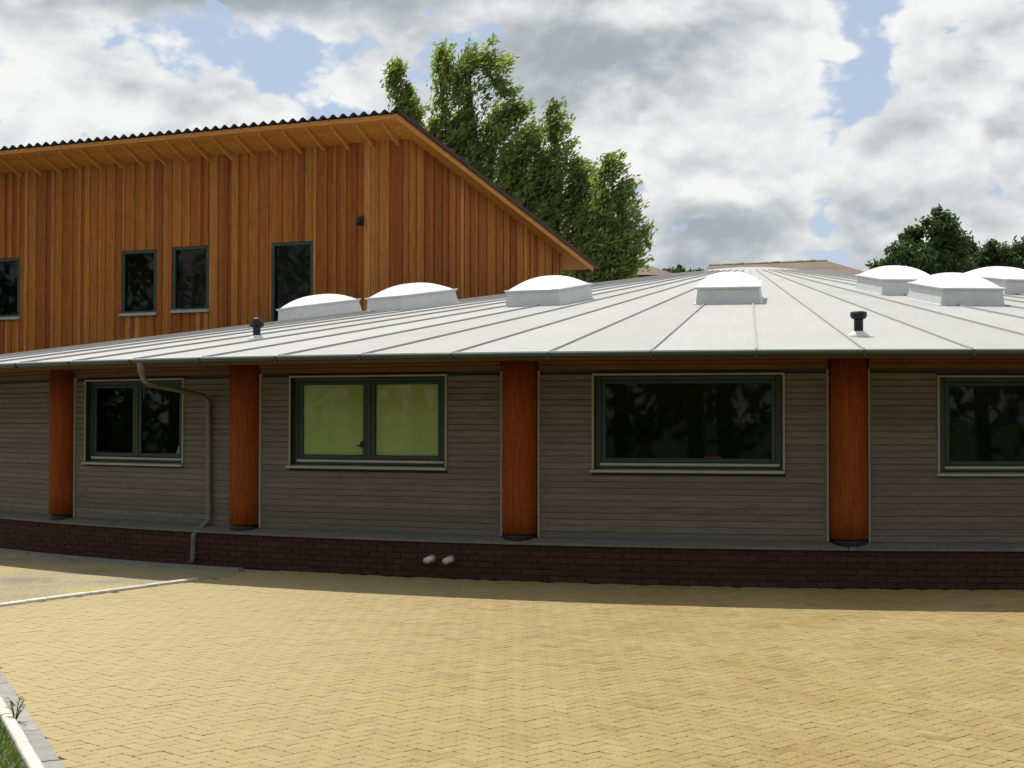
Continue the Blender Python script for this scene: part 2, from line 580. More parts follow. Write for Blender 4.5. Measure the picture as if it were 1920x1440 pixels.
paving = MB()
arc = [pol(R_(a), RW + 0.02, -0.013) for a in range(-26, 42, 2)]
poly = [Vector((K0.x, K0.y, -0.013)), Vector((CORNER.x, CORNER.y, -0.013)), Vector((EB.x, EB.y, -0.013))] + arc + [Vector((19, 18, -0.013)), Vector((19, K0.y, -0.013))]
paving.add(poly, [tuple(reversed(range(len(poly))))])
paving_o = paving.build('paving', M['bed'], kind='structure')


def in_paving(p):
    if (p - KA).cross(KD).z < -0.06 and p.y < CORNER.y + 0.6:
        return False
    if (p - CORNER).cross(ED).z < -0.02 and p.y > CORNER.y - 0.6:
        return False
    d = math.hypot(p.x - CX, p.y - CY)
    return d > RW - 0.03 and p.y > K0.y and p.x < 14.5 and (p.y < 18.3 or d < RW + 4)


PX, PY = Vector((math.cos(R_(45)), math.sin(R_(45)), 0)), Vector((-math.sin(R_(45)), math.cos(R_(45)), 0))
W_ = 0.1


def paver_shape(L, W, gap=0.0009, b=0.003, h=0.03, c=0.013):
    """block with worn corners: tight joints, a small hole where joints cross"""
    def ring(x, y, k, z):
        return [(-x + k, -y, z), (x - k, -y, z), (x, -y + k, z), (x, y - k, z), (x - k, y, z), (-x + k, y, z), (-x, y - k, z), (-x, -y + k, z)]
    x, y = L / 2 - gap, W / 2 - gap
    vs = ring(x, y, c, -h) + ring(x, y, c, -b) + ring(x - b, y - b, c, 0)
    fs = [(q * 8 + t, q * 8 + (t + 1) % 8, q * 8 + 8 + (t + 1) % 8, q * 8 + 8 + t) for q in range(2) for t in range(8)]
    fs.append(tuple(range(16, 24)))
    return vs, fs


pv, pf = paver_shape(0.2, 0.1)
ORG = Vector((1.0, 8.0, 0))
spots = []
for i in range(-150, 190):
    for j in range(-170, 170):
        kk = (i - j) % 4
        if kk == 0:
            cx_, cy_, rot = i + 1.0, j + 0.5, 0
        elif kk == 3:
            cx_, cy_, rot = i + 0.5, j + 1.0, 1
        else:
            continue
        p = ORG + PX * (cx_ * W_) + PY * (cy_ * W_)
        if p.y < 5.5 or p.y > 21 or p.x < -7 or p.x > 12:
            continue
        if in_paving(p):
            spots.append((p, rot))


def in_view(p, margin=0.0):
    return p.y > 8.55 and abs(p.x / p.y) < 0.338 + margin


vis = sorted([s for s in spots if in_view(s[0])], key=lambda s: s[0].y)
near = set(id(s) for s in vis[:300])
paver_me = mesh('paver', pv, pf)
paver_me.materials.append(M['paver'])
rest_v, rest_f = [], []
for s in spots:
    p, rot = s
    ang = R_(45 + 90 * rot + random.uniform(-0.6, 0.6))
    dz = random.uniform(-0.0018, 0.0015)
    tx, ty = random.uniform(-0.008, 0.008), random.uniform(-0.012, 0.012)
    if id(s) in near:
        o = link('paver', paver_me, None, paving_o)
        o.location = (p.x, p.y, dz)
        o.rotation_euler = (tx, ty, ang)
    else:
        ca, sa = math.cos(ang), math.sin(ang)
        n = len(rest_v)
        rest_v += [(p.x + x * ca - y * sa, p.y + x * sa + y * ca, z + dz + x * ty * 0.7 + y * tx) for x, y, z in pv]
        rest_f += [tuple(q + n for q in f) for f in pf]
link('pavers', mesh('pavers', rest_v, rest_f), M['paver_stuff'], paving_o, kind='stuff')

# gravel path to the left of the low edging, up to the building
path = MB()
parc = [pol(R_(a), RW + 0.02, -0.006) for a in range(-26, -78, -2)]
poly = [Vector((CORNER.x - 0.03, CORNER.y, -0.006)), Vector((EB.x - 0.03, EB.y, -0.006))] + parc + [Vector((-26, 24, -0.006)), Vector((-26, 13.2, -0.006))]
path.add(poly, [tuple(range(len(poly)))])
path.build('path', M['path'], kind='structure')

# concrete edge strip round the foot of the plinth
strip = empty('edge_strip', pol(R_(-40), RW + 0.3), None, None, kind='structure')
for q in range(-66, -29, 2):
    s_ = MB()
    a0, a1 = R_(q) + 0.0003, R_(q + 2) - 0.0003
    r0, r1 = RW + 0.22, RW + 0.34
    vs = [pol(a, r, z) for z in (-0.05, 0.035) for a, r in ((a0, r0), (a1, r0), (a1, r1), (a0, r1))]
    s_.add(vs, [(4, 7, 6, 5), (0, 1, 5, 4), (1, 2, 6, 5), (2, 3, 7, 6), (3, 0, 4, 7)])
    s_.build('edging_stone', M['edge'], strip)


# kerbs
def kerb_run(name, start, d, length, width, top, stone=0.9, mat='kerb'):
    root = empty(name, start, None, None, kind='structure')
    left = Vector((-d.y, d.x, 0))
    n = int(length / stone)
    for q in range(n):
        w = MB()
        j = random.uniform(-0.005, 0.005)
        o = start + d * (q * stone) + left * j
        b = min(0.018, top * 0.5)
        x0, x1 = 0.004, stone - 0.004 - random.uniform(0, 0.006)
        prof = [(0, -0.1), (0, top - b), (b * 0.3, top - b * 0.3), (b, top), (width - b, top), (width - b * 0.3, top - b * 0.3), (width, top - b), (width, -0.1)]
        vs = [o + d * x + left * u + UP * (z + (j * 0.4 if z > 0 else 0)) for x in (x0, x1) for u, z in prof]
        m_ = len(prof)
        w.add(vs, [(t, t + 1, m_ + t + 1, m_ + t) for t in range(m_ - 1)] + [tuple(reversed(range(m_))), tuple(range(m_, 2 * m_))])
        w.build('kerbstone', M[mat], root)
    return root


KL = Vector((-KD.y, KD.x, 0))
kerb_run('kerb_channel', KA - KD * (0.9 * 12 - 0.2), KD, 0.9 * 16, 0.122, 0.008, 0.9, 'edge_kerb')
kerb_run('kerb', KA - KD * (0.9 * 12 - 0.585) + KL * 0.124, KD, 0.9 * 15, 0.078, 0.052)
kerb_run('low_kerb', CORNER + KD * 0.0, ED, 3.45, 0.10, 0.030, 0.86)

# ================================================================== round building
rb = empty('round_building', (CX, CY, 0), 'low round building with pale conical roof, grey boarded walls and red timber columns', 'building')

# plinth core and brick courses
pl = MB()
A0, A1, NA = R_(-84), R_(50), 90
for q in range(NA + 1):
    a = A0 + (A1 - A0) * q / NA
    pl.v += [pol(a, RW - 0.04, -0.05), pol(a, RW - 0.04, 0.435), pol(a, RW - 0.4, 0.435)]
for q in range(NA):
    for t in range(2):
        pl.f.append((q * 3 + t, q * 3 + 3 + t, q * 3 + 4 + t, q * 3 + 1 + t))
plinth = pl.build('plinth', M['mortar'], rb)
bl, bh, bpitch, cpitch = 0.215, 0.0635, 0.225, 0.0735
bm_ = MB()
bm_.cham((0, 0, 0), (1, 0, 0), (0, 1, 0), (0, 0, 1), -bl / 2, bl / 2, 0, 0.06, 0, bh, 0.004)
brick_me = mesh('brick', bm_.v, bm_.f)
brick_me.materials.append(M['brick'])
bricks = []
for row in range(6):
    nb = int((A1 - A0) * RW / bpitch)
    for q in range(nb):
        bricks.append((A0 + (q + 0.5 * (row % 2)) * bpitch / RW, 0.002 + row * cpitch))
inview = sorted([b for b in bricks if R_(-42) < b[0] < R_(0.5)], key=lambda b: -b[0])
sel = set(inview[:300])
rv, rf = [], []
for b_ in bricks:
    a, z = b_
    p = pol(a, RW - 0.028 + random.uniform(-0.003, 0.003), z)
    if b_ in sel:
        o = link('brick', brick_me, None, plinth)
        o.location = p
        o.rotation_euler = (random.uniform(-0.006, 0.006), random.uniform(-0.004, 0.004), a)
    else:
        n = len(rv)
        ca, sa = math.cos(a), math.sin(a)
        rv += [(p.x + v.x * ca - v.y * sa, p.y + v.x * sa + v.y * ca, p.z + v.z) for v in bm_.v]
        rf += [tuple(t + n for t in f) for f in bm_.f]
link('bricks', mesh('bricks', rv, rf), M['brick_stuff'], plinth, kind='stuff')

# coping on the plinth, one length for each bay
for kb in range(-3, 7):
    w = MB()
    NS = 8
    prof = [(RW - 0.30, 0.475), (RW - 0.30, 0.515), (RW - 0.16, 0.507), (RW + 0.006, 0.468), (RW + 0.006, 0.438), (RW - 0.02, 0.438)]
    for q in range(NS + 1):
        a = PH0 + DL * (kb + q / NS) + (0.0003 if q == 0 else -0.0003 if q == NS else 0)
        w.v += [pol(a, r, z) for r, z in prof]
    m_ = len(prof)
    for q in range(NS):
        w.f += [(q * m_ + t, (q + 1) * m_ + t, (q + 1) * m_ + t + 1, q * m_ + t + 1) for t in range(m_ - 1)]
    w.f += [tuple(range(m_)), tuple(NS * m_ + t for t in reversed(range(m_)))]
    w.build('coping', M['coping'], rb)

RP = RW - 0.22
ZB, ZT = 0.50, 2.645
WINS = {0: (0.454, 2.40, 1.335, 2.468), 1: (0.518, 2.717, 1.352, 2.470), 2: (0.850, 3.068, 1.350, 2.460), 3: (1.098, 3.10, 1.330, 2.425),
        -2: (0.9, 2.9, 1.35, 2.46), 4: (0.8, 3.0, 1.35, 2.46), 5: (0.8, 3.0, 1.35, 2.46)}


def bay_frame(kb):
    a0, a1 = PH0 + DL * kb, PH0 + DL * (kb + 1)
    A, B = pol(a0, RP), pol(a1, RP)
    ex = (B - A).normalized()
    ey = Vector((-ex.y, ex.x, 0))      # inwards
    return A, ex, ey, (B - A).length


def board_shape(w, o, ex, ey, x0, x1, z, h):
    """one shiplap board: foot 16 mm proud, head tucked behind the next one"""
    P = lambda x, y, zz: o + ex * x + ey * y + UP * zz
    pr = [(0.020, 0.0), (-0.011, 0.0), (-0.014, 0.004), (-0.014, h * 0.80), (-0.007, h * 0.95), (-0.004, h * 0.95), (0.0, h * 1.0), (0.020, h)]
    m_ = len(pr)
    vs = [P(x, y, z + q) for x in (x0, x1) for y, q in pr]
    w.add(vs, [(m_ + t, m_ + t + 1, t + 1, t) for t in range(m_ - 1)] + [tuple(range(m_)), tuple(reversed(range(m_, 2 * m_)))])


PITCH_B = 0.076
COLOFF = {0: -0.10, 1: -0.55, 2: -0.20, 3: 0.10}      # the columns do not stand at quite even steps
for kb in range(-3, 6):
    A, ex, ey, L = bay_frame(kb)
    TA = 0.250 + RW * R_(COLOFF.get(kb, 0.0))
    TB = L - 0.250 + RW * R_(COLOFF.get(kb + 1, 0.0))
    seen = -1 <= kb <= 3
    win = WINS.get(kb)
    # sheathing behind the boards, with the opening left free
    sh = MB()
    if win:
        wx0, wx1, wz0, wz1 = win
        for (x0, x1, z0, z1) in ((0, wx0, ZB, ZT), (wx1, L, ZB, ZT), (wx0, wx1, ZB, wz0), (wx0, wx1, wz1, ZT)):
            sh.box(A, ex, ey, UP, x0, x1, 0.021, 0.16, z0, z1)
    else:
        sh.box(A, ex, ey, UP, 0, L, 0.021, 0.16, ZB, ZT)
    panel = sh.build('wall_panel', M['sheath'], rb)
    lot = MB()
    nrow = int((2.53 - ZB - 0.01) / PITCH_B)
    for r in range(nrow):
        z = ZB + 0.012 + r * PITCH_B
        spans = [(TA, TB)]
        if win and z + PITCH_B > wz0 - 0.05 and z < wz1 + 0.03:
            spans = [(TA, wx0 - 0.035), (wx1 + 0.035, TB)]
        for x0, x1 in spans:
            if x1 - x0 < 0.02:
                continue
            if seen:
                w = MB()
                board_shape(w, A, ex, ey, x0 + random.uniform(0, .003), x1, z + random.uniform(-.0012, .0012), PITCH_B)
                w.build('cladding_board', M['board'], panel)
            else:
                board_shape(lot, A, ex, ey, x0, x1, z, PITCH_B)
    if not seen:
        lot.build('cladding_boards', M['board'], panel, kind='stuff')
    # corner beads beside the columns
    for x0, x1 in ((TA - 0.028, TA - 0.001), (TB + 0.001, TB + 0.028)):
        w = MB()
        w.cham(A, ex, ey, UP, x0, x1, -0.034, 0.02, ZB + 0.012, 2.53, 0.004)
        w.build('corner_bead', M['trim'], rb)
    # timber wall plate above the boards
    w = MB()
    w.cham(A, ex, ey, UP, TA - 0.02, TB + 0.02, -0.03, 0.02, 2.535, 2.60, 0.006)
    w.cham(A, ex, ey, UP, TA - 0.02, TB + 0.02, -0.06, 0.02, 2.602, 2.645, 0.006)
    w.build('wall_plate', M['beam'], rb)
    if not win:
        continue
    # ---- window
    wx0, wx1, wz0, wz1 = win
    fw = 0.072
    fr_ = MB()
    fy0, fy1 = 0.035, 0.10
    O = A
    fr_.cham(O, ex, ey, UP, wx0, wx0 + fw, fy0, fy1, wz0, wz1, 0.006)
    fr_.cham(O, ex, ey, UP, wx1 - fw, wx1, fy0, fy1, wz0, wz1, 0.006)
    fr_.cham(O, ex, ey, UP, wx0 + fw, wx1 - fw, fy0, fy1, wz1 - 0.05, wz1, 0.006)
    fr_.cham(O, ex, ey, UP, wx0 + fw, wx1 - fw, fy0, fy1, wz0, wz0 + fw, 0.006)
    window = fr_.build('window', M['frame'], rb)
    # reveal lining
    w = MB()
    w.box(O, ex, ey, UP, wx0 - 0.006, wx0 - 0.001, -0.03, 0.16, wz0, wz1)
    w.box(O, ex, ey, UP, wx1 + 0.001, wx1 + 0.006, -0.03, 0.16, wz0, wz1)
    w.box(O, ex, ey, UP, wx0 - 0.006, wx1 + 0.006, -0.03, 0.16, wz1 + 0.001, wz1 + 0.006)
    w.build('reveal', M['frame'], window)
    # casing round the opening
    for x0, x1 in ((wx0 - 0.034, wx0 - 0.007), (wx1 + 0.007, wx1 + 0.034)):
        w = MB()
        w.cham(O, ex, ey, UP, x0, x1, -0.036, 0.02, wz0 - 0.005, wz1 + 0.006, 0.004)
        w.build('casing', M['trim'], window)
    w = MB()
    w.cham(O, ex, ey, UP, wx0 - 0.034, wx1 + 0.034, -0.036, 0.02, wz1 + 0.007, wz1 + 0.032, 0.004)
    w.build('casing', M['trim'], window)
    # sill with sloping top
    w = MB()
    vs = [O + ex * x + UP * z + ey * y for x in (wx0 - 0.05, wx1 + 0.03) for y, z in ((0.04, wz0 - 0.002), (-0.07, wz0 - 0.016), (-0.07, wz0 - 0.045), (0.02, wz0 - 0.045))]
    w.add(vs, [(4, 5, 1, 0), (5, 6, 2, 1), (6, 7, 3, 2), (0, 1, 2, 3), (7, 6, 5, 4)])
    w.build('sill', M['bead'], window)
    two = kb in (0, 1, -2, 4)
    cells = [(wx0 + fw, (wx0 + wx1) / 2 - 0.032), ((wx0 + wx1) / 2 + 0.032, wx1 - fw)] if two else [(wx0 + fw, wx1 - fw)]
    if two:
        w = MB()
        w.cham(O, ex, ey, UP, (wx0 + wx1) / 2 - 0.032, (wx0 + wx1) / 2 + 0.032, fy0 + 0.004, fy1, wz0 + fw, wz1 - 0.05, 0.006)
        w.build('mullion', M['frame'], window)
    # pale drip bead along the foot of the frame
    w = MB()
    w.cham(O, ex, ey, UP, wx0 + 0.06, wx1 - 0.03, 0.012, 0.034, wz0 + 0.034, wz0 + 0.068, 0.004)
    w.build('drip_bead', M['bead'], window)
    for x0, x1 in cells:
        z0, z1 = wz0 + fw, wz1 - 0.05
        sw = 0.056
        w = MB()   # sash
        w.cham(O, ex, ey, UP, x0 + .002, x0 + sw, fy0 + 0.012, fy1 - .01, z0 + .002, z1 - .002, 0.005)
        w.cham(O, ex, ey, UP, x1 - sw, x1 - .002, fy0 + 0.012, fy1 - .01, z0 + .002, z1 - .002, 0.005)
        w.cham(O, ex, ey, UP, x0 + sw, x1 - sw, fy0 + 0.012, fy1 - .01, z1 - sw * 0.75, z1 - .002, 0.005)
        w.cham(O, ex, ey, UP, x0 + sw, x1 - sw, fy0 + 0.012, fy1 - .01, z0 + .002, z0 + sw, 0.005)
        w.build('sash', M['frame'], window)
        w = MB()
        w.add([O + ex * x + ey * 0.062 + UP * z for x, z in ((x0 + sw, z0 + sw), (x1 - sw, z0 + sw), (x1 - sw, z1 - sw * 0.75), (x0 + sw, z1 - sw * 0.75))], [(0, 1, 2, 3)])
        w.build('pane', M['glass'], window)
        if kb == 1:
            w = MB()
            NB = 14
            for q in range(NB + 1):      # hanging fabric, very slightly wavy
                x = x0 + 0.005 + (x1 - x0 - 0.01) * q / NB
                y = 0.085 + 0.003 * math.sin(q * 1.9 + x0 * 7)
                w.v += [O + ex * x + ey * y + UP * (z0 - 0.0), O + ex * x + ey * y + UP * (z1 - 0.03)]
            for q in range(NB):
                w.f.append((2 * q, 2 * q + 2, 2 * q + 3, 2 * q + 1))
            w.build('blind', M['blind'], window, smooth=True)
    if kb == 1:
        w = MB()
        xm = (wx0 + wx1) / 2
        w.cham(O, ex, ey, UP, xm - 0.118, xm - 0.078, fy0 - 0.006, fy0 + 0.014, wz0 + 0.23, wz0 + 0.30, 0.005)
        w.cham(O, ex, ey, UP, xm - 0.150, xm - 0.075, fy0 - 0.034, fy0 - 0.007, wz0 + 0.238, wz0 + 0.258, 0.005)
        w.build('handle', M['black'], window)

# things on the inner sills
def sill_thing(kb, x, depth, wz0, name, mat, label, cat, shape):
    A, ex, ey, L = bay_frame(kb)
    o = A + ex * x + ey * depth + UP * (wz0 + 0.02)
    w = MB()
    shape(w, o, ex, ey)
    return w.build(name, mat, None, label=label, cat=cat)


def crate_shape(w, o, ex, ey):
    w.box(o, ex, ey, UP, -0.11, 0.11, -0.006, 0.006, 0, 0.05)
    w.box(o, ex, ey, UP, -0.11, -0.098, 0.007, 0.13, 0, 0.12)
    w.box(o, ex, ey, UP, 0.098, 0.11, 0.007, 0.13, 0, 0.12)
    w.box(o, ex, ey, UP, -0.11, 0.11, 0.131, 0.143, 0, 0.12)
    w.box(o, ex, ey, UP, -0.11, 0.11, -0.006, 0.006, 0.085, 0.12)
    w.box(o, ex, ey, UP, -0.098, 0.098, 0.007, 0.13, 0, 0.01)


for kb in (0, 2, 3, 1):
    A, ex, ey, L = bay_frame(kb)
    wx0, wx1, wz0, wz1 = WINS[kb]
    w = MB()
    w.cham(A, ex, ey, UP, wx0 - 0.05, wx1 + 0.05, 0.162, 0.46, wz0 - 0.03, wz0 + 0.018, 0.006)
    w.build('window_board', M['interior'], rb)
sill_thing(2, 2.24, 0.24, WINS[2][2] + 0.0, 'storage_crate', M['red'], 'small red crate on the inner sill of the large dark window', 'crate', crate_shape)


def card_shape(w, o, ex, ey):
    d = (ey * 0.35 + UP).normalized()
    w.box(o, ex, ey, d, -0.07, 0.07, 0, 0.006, 0, 0.22)


sill_thing(0, 2.04, 0.25, WINS[0][2], 'card', M['paper'], 'pale card standing behind the shaded window beside the downpipe, left one', 'card', card_shape)
sill_thing(0, 2.24, 0.25, WINS[0][2], 'card', M['paper'], 'pale card standing behind the shaded window beside the downpipe, right one', 'card', card_shape)

# inner wall and floor, so the rooms behind the glass are rooms
w = MB()
N_ = 64
for q in range(N_):
    a = R_(-95) + R_(150) * q / (N_ - 1)
    w.v += [pol(a, RW - 4.2, 0.1), pol(a, RW - 4.2, 3.0)]
for q in range(N_ - 1):
    w.f.append((2 * q, 2 * q + 2, 2 * q + 3, 2 * q + 1))
w.build('inner_wall', M['interior'], rb)
w = MB()
for q in range(N_):
    a = R_(-95) + R_(150) * q / (N_ - 1)
    w.v += [pol(a, RW - 4.2, 0.1), pol(a, RW - 0.3, 0.1)]
for q in range(N_ - 1):
    w.f.append((2 * q, 2 * q + 2, 2 * q + 3, 2 * q + 1))
w.build('inner_floor', M['interior'], rb)
w = MB()
for q in range(N_):
    a = R_(-95) + R_(150) * q / (N_ - 1)
    w.v += [pol(a, RW - 4.2, 2.70), pol(a, RW - 0.2, 2.70)]
for q in range(N_ - 1):
    w.f.append((2 * q, 2 * q + 1, 2 * q + 3, 2 * q + 2))
w.build('inner_ceiling', M['interior'], rb)
# plain back wall of the round, out of sight
w = MB()
NB_ = 70
for q in range(NB_ + 1):
    a = PH0 + DL * 6 + (2 * math.pi - 9 * DL) * q / NB_
    w.v += [pol(a, RP, 0), pol(a, RP, 2.66)]
for q in range(NB_):
    w.f.append((2 * q, 2 * q + 2, 2 * q + 3, 2 * q + 1))
w.build('rear_wall', M['sheath'], rb)

# round timber columns on dark feet
for kb in range(-3, 7):
    a = PH0 + DL * kb + R_(COLOFF.get(kb, 0.0))
    c = pol(a, RW - 0.205)
    w = MB()
    rr = [0.213, 0.215, 0.214, 0.215, 0.214]
    w.tube([c + UP * z for z in (0.562, 0.9, 1.5, 2.1, 2.645)], rr, 28)
    col = w.build('column', M['column'], rb, smooth=False)
    for p in col.data.polygons:
        p.use_smooth = len(p.vertices) == 4
    w = MB()
    w.tube([c + UP * z for z in (0.47, 0.53, 0.561)], [0.190, 0.196, 0.182], 24)
    w.build('foot', M['black'], col)

# soffit boards, one length for each bay
for kb in range(-3, 7):
    w = MB()
    for t in range(6):
        r0 = RW - 0.30 + t * 0.195
        r1 = min(r0 + 0.190, RE - 0.06)
        NS = 6
        n0 = len(w.v)
        for q in range(NS + 1):
            a = PH0 + DL * (kb + q / NS)
            w.v += [pol(a, r0, 2.646), pol(a, r1, 2.646)]
        for q in range(NS):
            w.f.append((n0 + 2 * q, n0 + 2 * q + 1, n0 + 2 * q + 3, n0 + 2 * q + 2))
    w.build('soffit', M['soffit'], rb)
w = MB()
for q in range(200):
    a = R_(-90) + R_(150) * q / 199
    w.v += [pol(a, RW - 0.3, 2.662), pol(a, RE - 0.07, 2.662)]
for q in range(199):
    w.f.append((2 * q, 2 * q + 1, 2 * q + 3, 2 * q + 2))
w.build('soffit_backing', M['sheath'], rb)

# gutter: half round, dark green grey, with clips
w = MB()
NG = 220
gp = [(RE - 0.02, 2.690), (RE - 0.015, 2.655), (RE + 0.02, 2.632), (RE + 0.065, 2.634), (RE + 0.095, 2.660), (RE + 0.098, 2.694), (RE + 0.092, 2.694), (RE + 0.088, 2.664)]
for q in range(NG + 1):
    a = R_(-95) + R_(150) * q / NG
    w.v += [pol(a, r, z) for r, z in gp]
m_ = len(gp)
for q in range(NG):
    w.f += [(q * m_ + t, (q + 1) * m_ + t, (q + 1) * m_ + t + 1, q * m_ + t + 1) for t in range(m_ - 1)]
gut = w.build('gutter', M['gutter'], rb, smooth=True)
for q in range(-16, 12):
    a = R_(-8.85 + 3.243 * q / 1.0)
    w = MB()
    e, n_ = Vector((math.cos(a), math.sin(a), 0)), -out_dir(a)
    w.cham(pol(a, RE + 0.1), e, n_, UP, -0.014, 0.014, -0.004, 0.03, 2.628, 2.697, 0.003)
    w.build('gutter_clip', M['gutter'], gut)

# ---- conical roof: membrane panels between raised seams
roof = MB()
roof.tube([(CX, CY, ZA - 0.03), (CX, CY, ZA + 0.02), (CX, CY, ZA + 0.05)], [0.5, 0.5, 0.2], 24)
roof = MB()
roof.tube([(CX, CY, ZA - SLOPE * 0.95 - 0.05), (CX, CY, ZA - SLOPE * 0.95 + 0.006)], [0.97, 0.96], 40)
roof_o = roof.build('roof', M['membrane'], rb)
NPAN = 111
STEP = 2 * math.pi / NPAN
SEAM0 = R_(-8.85)
w = MB()
rs = [0.95, 4, 8, 12, 16, RE + 0.03]
for r in rs:
    for q in range(4):
        a = STEP * q / 3
        w.v.append((r * math.sin(a), -r * math.cos(a), ZA - SLOPE * r))
for i in range(len(rs) - 1):
    for q in range(3):
        w.f.append((i * 4 + q, (i + 1) * 4 + q, (i + 1) * 4 + q + 1, i * 4 + q + 1))
n0 = len(w.v)
for q in range(4):
    a = STEP * q / 3
    w.v.append(((RE + 0.03) * math.sin(a), -(RE + 0.03) * math.cos(a), ZE - 0.030))
for q in range(3):
    w.f.append(((len(rs) - 1) * 4 + q, n0 + q, n0 + q + 1, (len(rs) - 1) * 4 + q + 1))
panel_me = mesh('roof_panel', w.v, w.f)
panel_me.materials.append(M['membrane'])
w = MB()
hh, ww = 0.024, 0.014
r0, r1 = 2.5, RE + 0.02
for r in (r0, r1):
    z = ZA - SLOPE * r
    w.v += [(-ww, -r, z - 0.01), (-ww * 0.8, -r, z + hh), (ww * 0.8, -r, z + hh), (ww, -r, z - 0.01)]
w.f += [(0, 1, 5, 4), (1, 2, 6, 5), (2, 3, 7, 6), (0, 3, 2, 1), (4, 5, 6, 7)]
seam_me = mesh('roof_seam', w.v, w.f)
seam_me.materials.append(M['seam'])
for q in range(NPAN):
    a = SEAM0 + STEP * q
    for nm, me in (('roof_panel', panel_me), ('roof_seam', seam_me)):
        o = link(nm, me, None, roof_o)
        o.location = (CX, CY, 0)
        o.rotation_euler = (0, 0, a)
# bright drip edge along the eave
w = MB()
for q in range(NG + 1):
    a = R_(-95) + R_(150) * q / NG
    w.v += [pol(a, RE - 0.03, ZE + 0.016), pol(a, RE + 0.040, ZE + 0.010), pol(a, RE + 0.045, ZE - 0.012), pol(a, RE + 0.034, ZE - 0.012)]
for q in range(NG):
    w.f += [(q * 4 + t, (q + 1) * 4 + t, (q + 1) * 4 + t + 1, q * 4 + t + 1) for t in range(3)]
w.build('drip_edge', M['dripedge'], roof_o)


def cone_frame(a, r):
    """a point on the roof with out (downslope), tangent (to the right) and normal"""
    o = pol(a, r, ZA - SLOPE * r)
    ed = (out_dir(a) - UP * SLOPE).normalized()
    et = Vector((math.cos(a), math.sin(a), 0))
    return o, ed, et, et.cross(ed).normalized() * (1 if et.cross(ed).z > 0 else -1)


def skylight(a, r, lw=1.06, ll=1.5, turn=0.0):
    """r, a: middle of the curb's downslope foot"""
    o, ed, et, en = cone_frame(a, r - ll / 2)
    if turn:
        q = Matrix.Rotation(turn, 3, en)
        ed, et = q @ ed, q @ et
    w = MB()
    P = lambda x, y, z: o + et * x + ed * y + en * z
    levels = [(1.0, -0.02), (1.0, 0.012), (0.955, 0.016), (0.90, 0.235), (0.94, 0.238), (0.94, 0.262)]
    for s, z in levels:
        w.v += [P(-lw / 2 * s, -ll / 2 * (1 - (1 - s) * 0.7), z), P(lw / 2 * s, -ll / 2 * (1 - (1 - s) * 0.7), z), P(lw / 2 * s, ll / 2 * (1 - (1 - s) * 0.7), z), P(-lw / 2 * s, ll / 2 * (1 - (1 - s) * 0.7), z)]
    for i in range(len(levels) - 1):
        for t in range(4):
            w.f.append((i * 4 + t, i * 4 + (t + 1) % 4, i * 4 + 4 + (t + 1) % 4, i * 4 + 4 + t))
    w.f.append((20, 21, 22, 23))
    curb = w.build('skylight', M['curb'], rb)
    d = MB()
    n = 14
    hw, hl = lw / 2 * 0.95, ll / 2 * 0.965
    for i in range(n + 1):
        for j in range(n + 1):
            x, y = -1 + 2 * i / n, -1 + 2 * j / n
            hgt = 0.205 * ((1 - abs(x) ** 2.4) * (1 - abs(y) ** 2.4)) ** 0.72
            d.v.append(P(x * hw, y * hl, 0.264 + hgt))
    for i in range(n):
        for j in range(n):
            q = i * (n + 1) + j
            d.f.append((q, q + n + 1, q + n + 2, q + 1))
    dome = d.build('dome', M['dome'], curb, smooth=True)
    fl = MB()
    for x0, x1, y0, y1 in ((-hw - .012, hw + .012, -hl - .012, -hl + .03), (-hw - .012, hw + .012, hl - .03, hl + .012), (-hw - .012, -hw + .03, -hl + .03, hl - .03), (hw - .03, hw + .012, -hl + .03, hl - .03)):
        fl.box(o, et, ed, en, x0, x1, y0, y1, 0.2625, 0.278)
    fl.build('dome_flange', M['dome'], curb)
    return curb


for a, r in ((-59.5, 12.1), (-43.2, 12.0), (-25.6, 12.7), (-10.5, 13.3), (4.7, 11.35), (5.14, 13.78), (18.5, 10.6)):
    skylight(R_(a), r)


def vent_pipe(a, r, h, cross):
    o, ed, et, en = cone_frame(R_(a), r)
    w = MB()
    w.tube([o - UP * 0.05, o + UP * h * 0.75, o + UP * h], [0.057, 0.055, 0.055], 16)
    pipe = w.build('vent_pipe', M['black'], rb, smooth=True)
    w = MB()
    if cross:
        w.tube([o + UP * (h - 0.03), o + UP * (h + 0.0), o + UP * (h + 0.05), o + UP * (h + 0.062)], [0.075, 0.098, 0.098, 0.06], 18)
    else:
        w.tube([o + UP * (h - 0.045) - et * 0.10, o + UP * (h + 0.01) - et * 0.045, o + UP * (h - 0.01), o + UP * (h + 0.01) + et * 0.045, o + UP * (h - 0.045) + et * 0.10][::1], [0.04, 0.05, 0.06, 0.05, 0.04], 14)
        w.tube([o + UP * (h - 0.05), o + UP * (h + 0.05), o + UP * (h + 0.075)], [0.07, 0.075, 0.03], 14)
    w.build('cowl', M['black'], pipe, smooth=True)
    w = MB()
    w.tube([o - en * 0.02, o + en * 0.012, o + en * 0.03 + UP * 0.03], [0.13, 0.125, 0.062], 20)
    w.build('flashing', M['dripedge'], pipe, smooth=True)


vent_pipe(-32.4, 17.74, 0.24, False)
vent_pipe(-5.13, 18.78, 0.235, True)

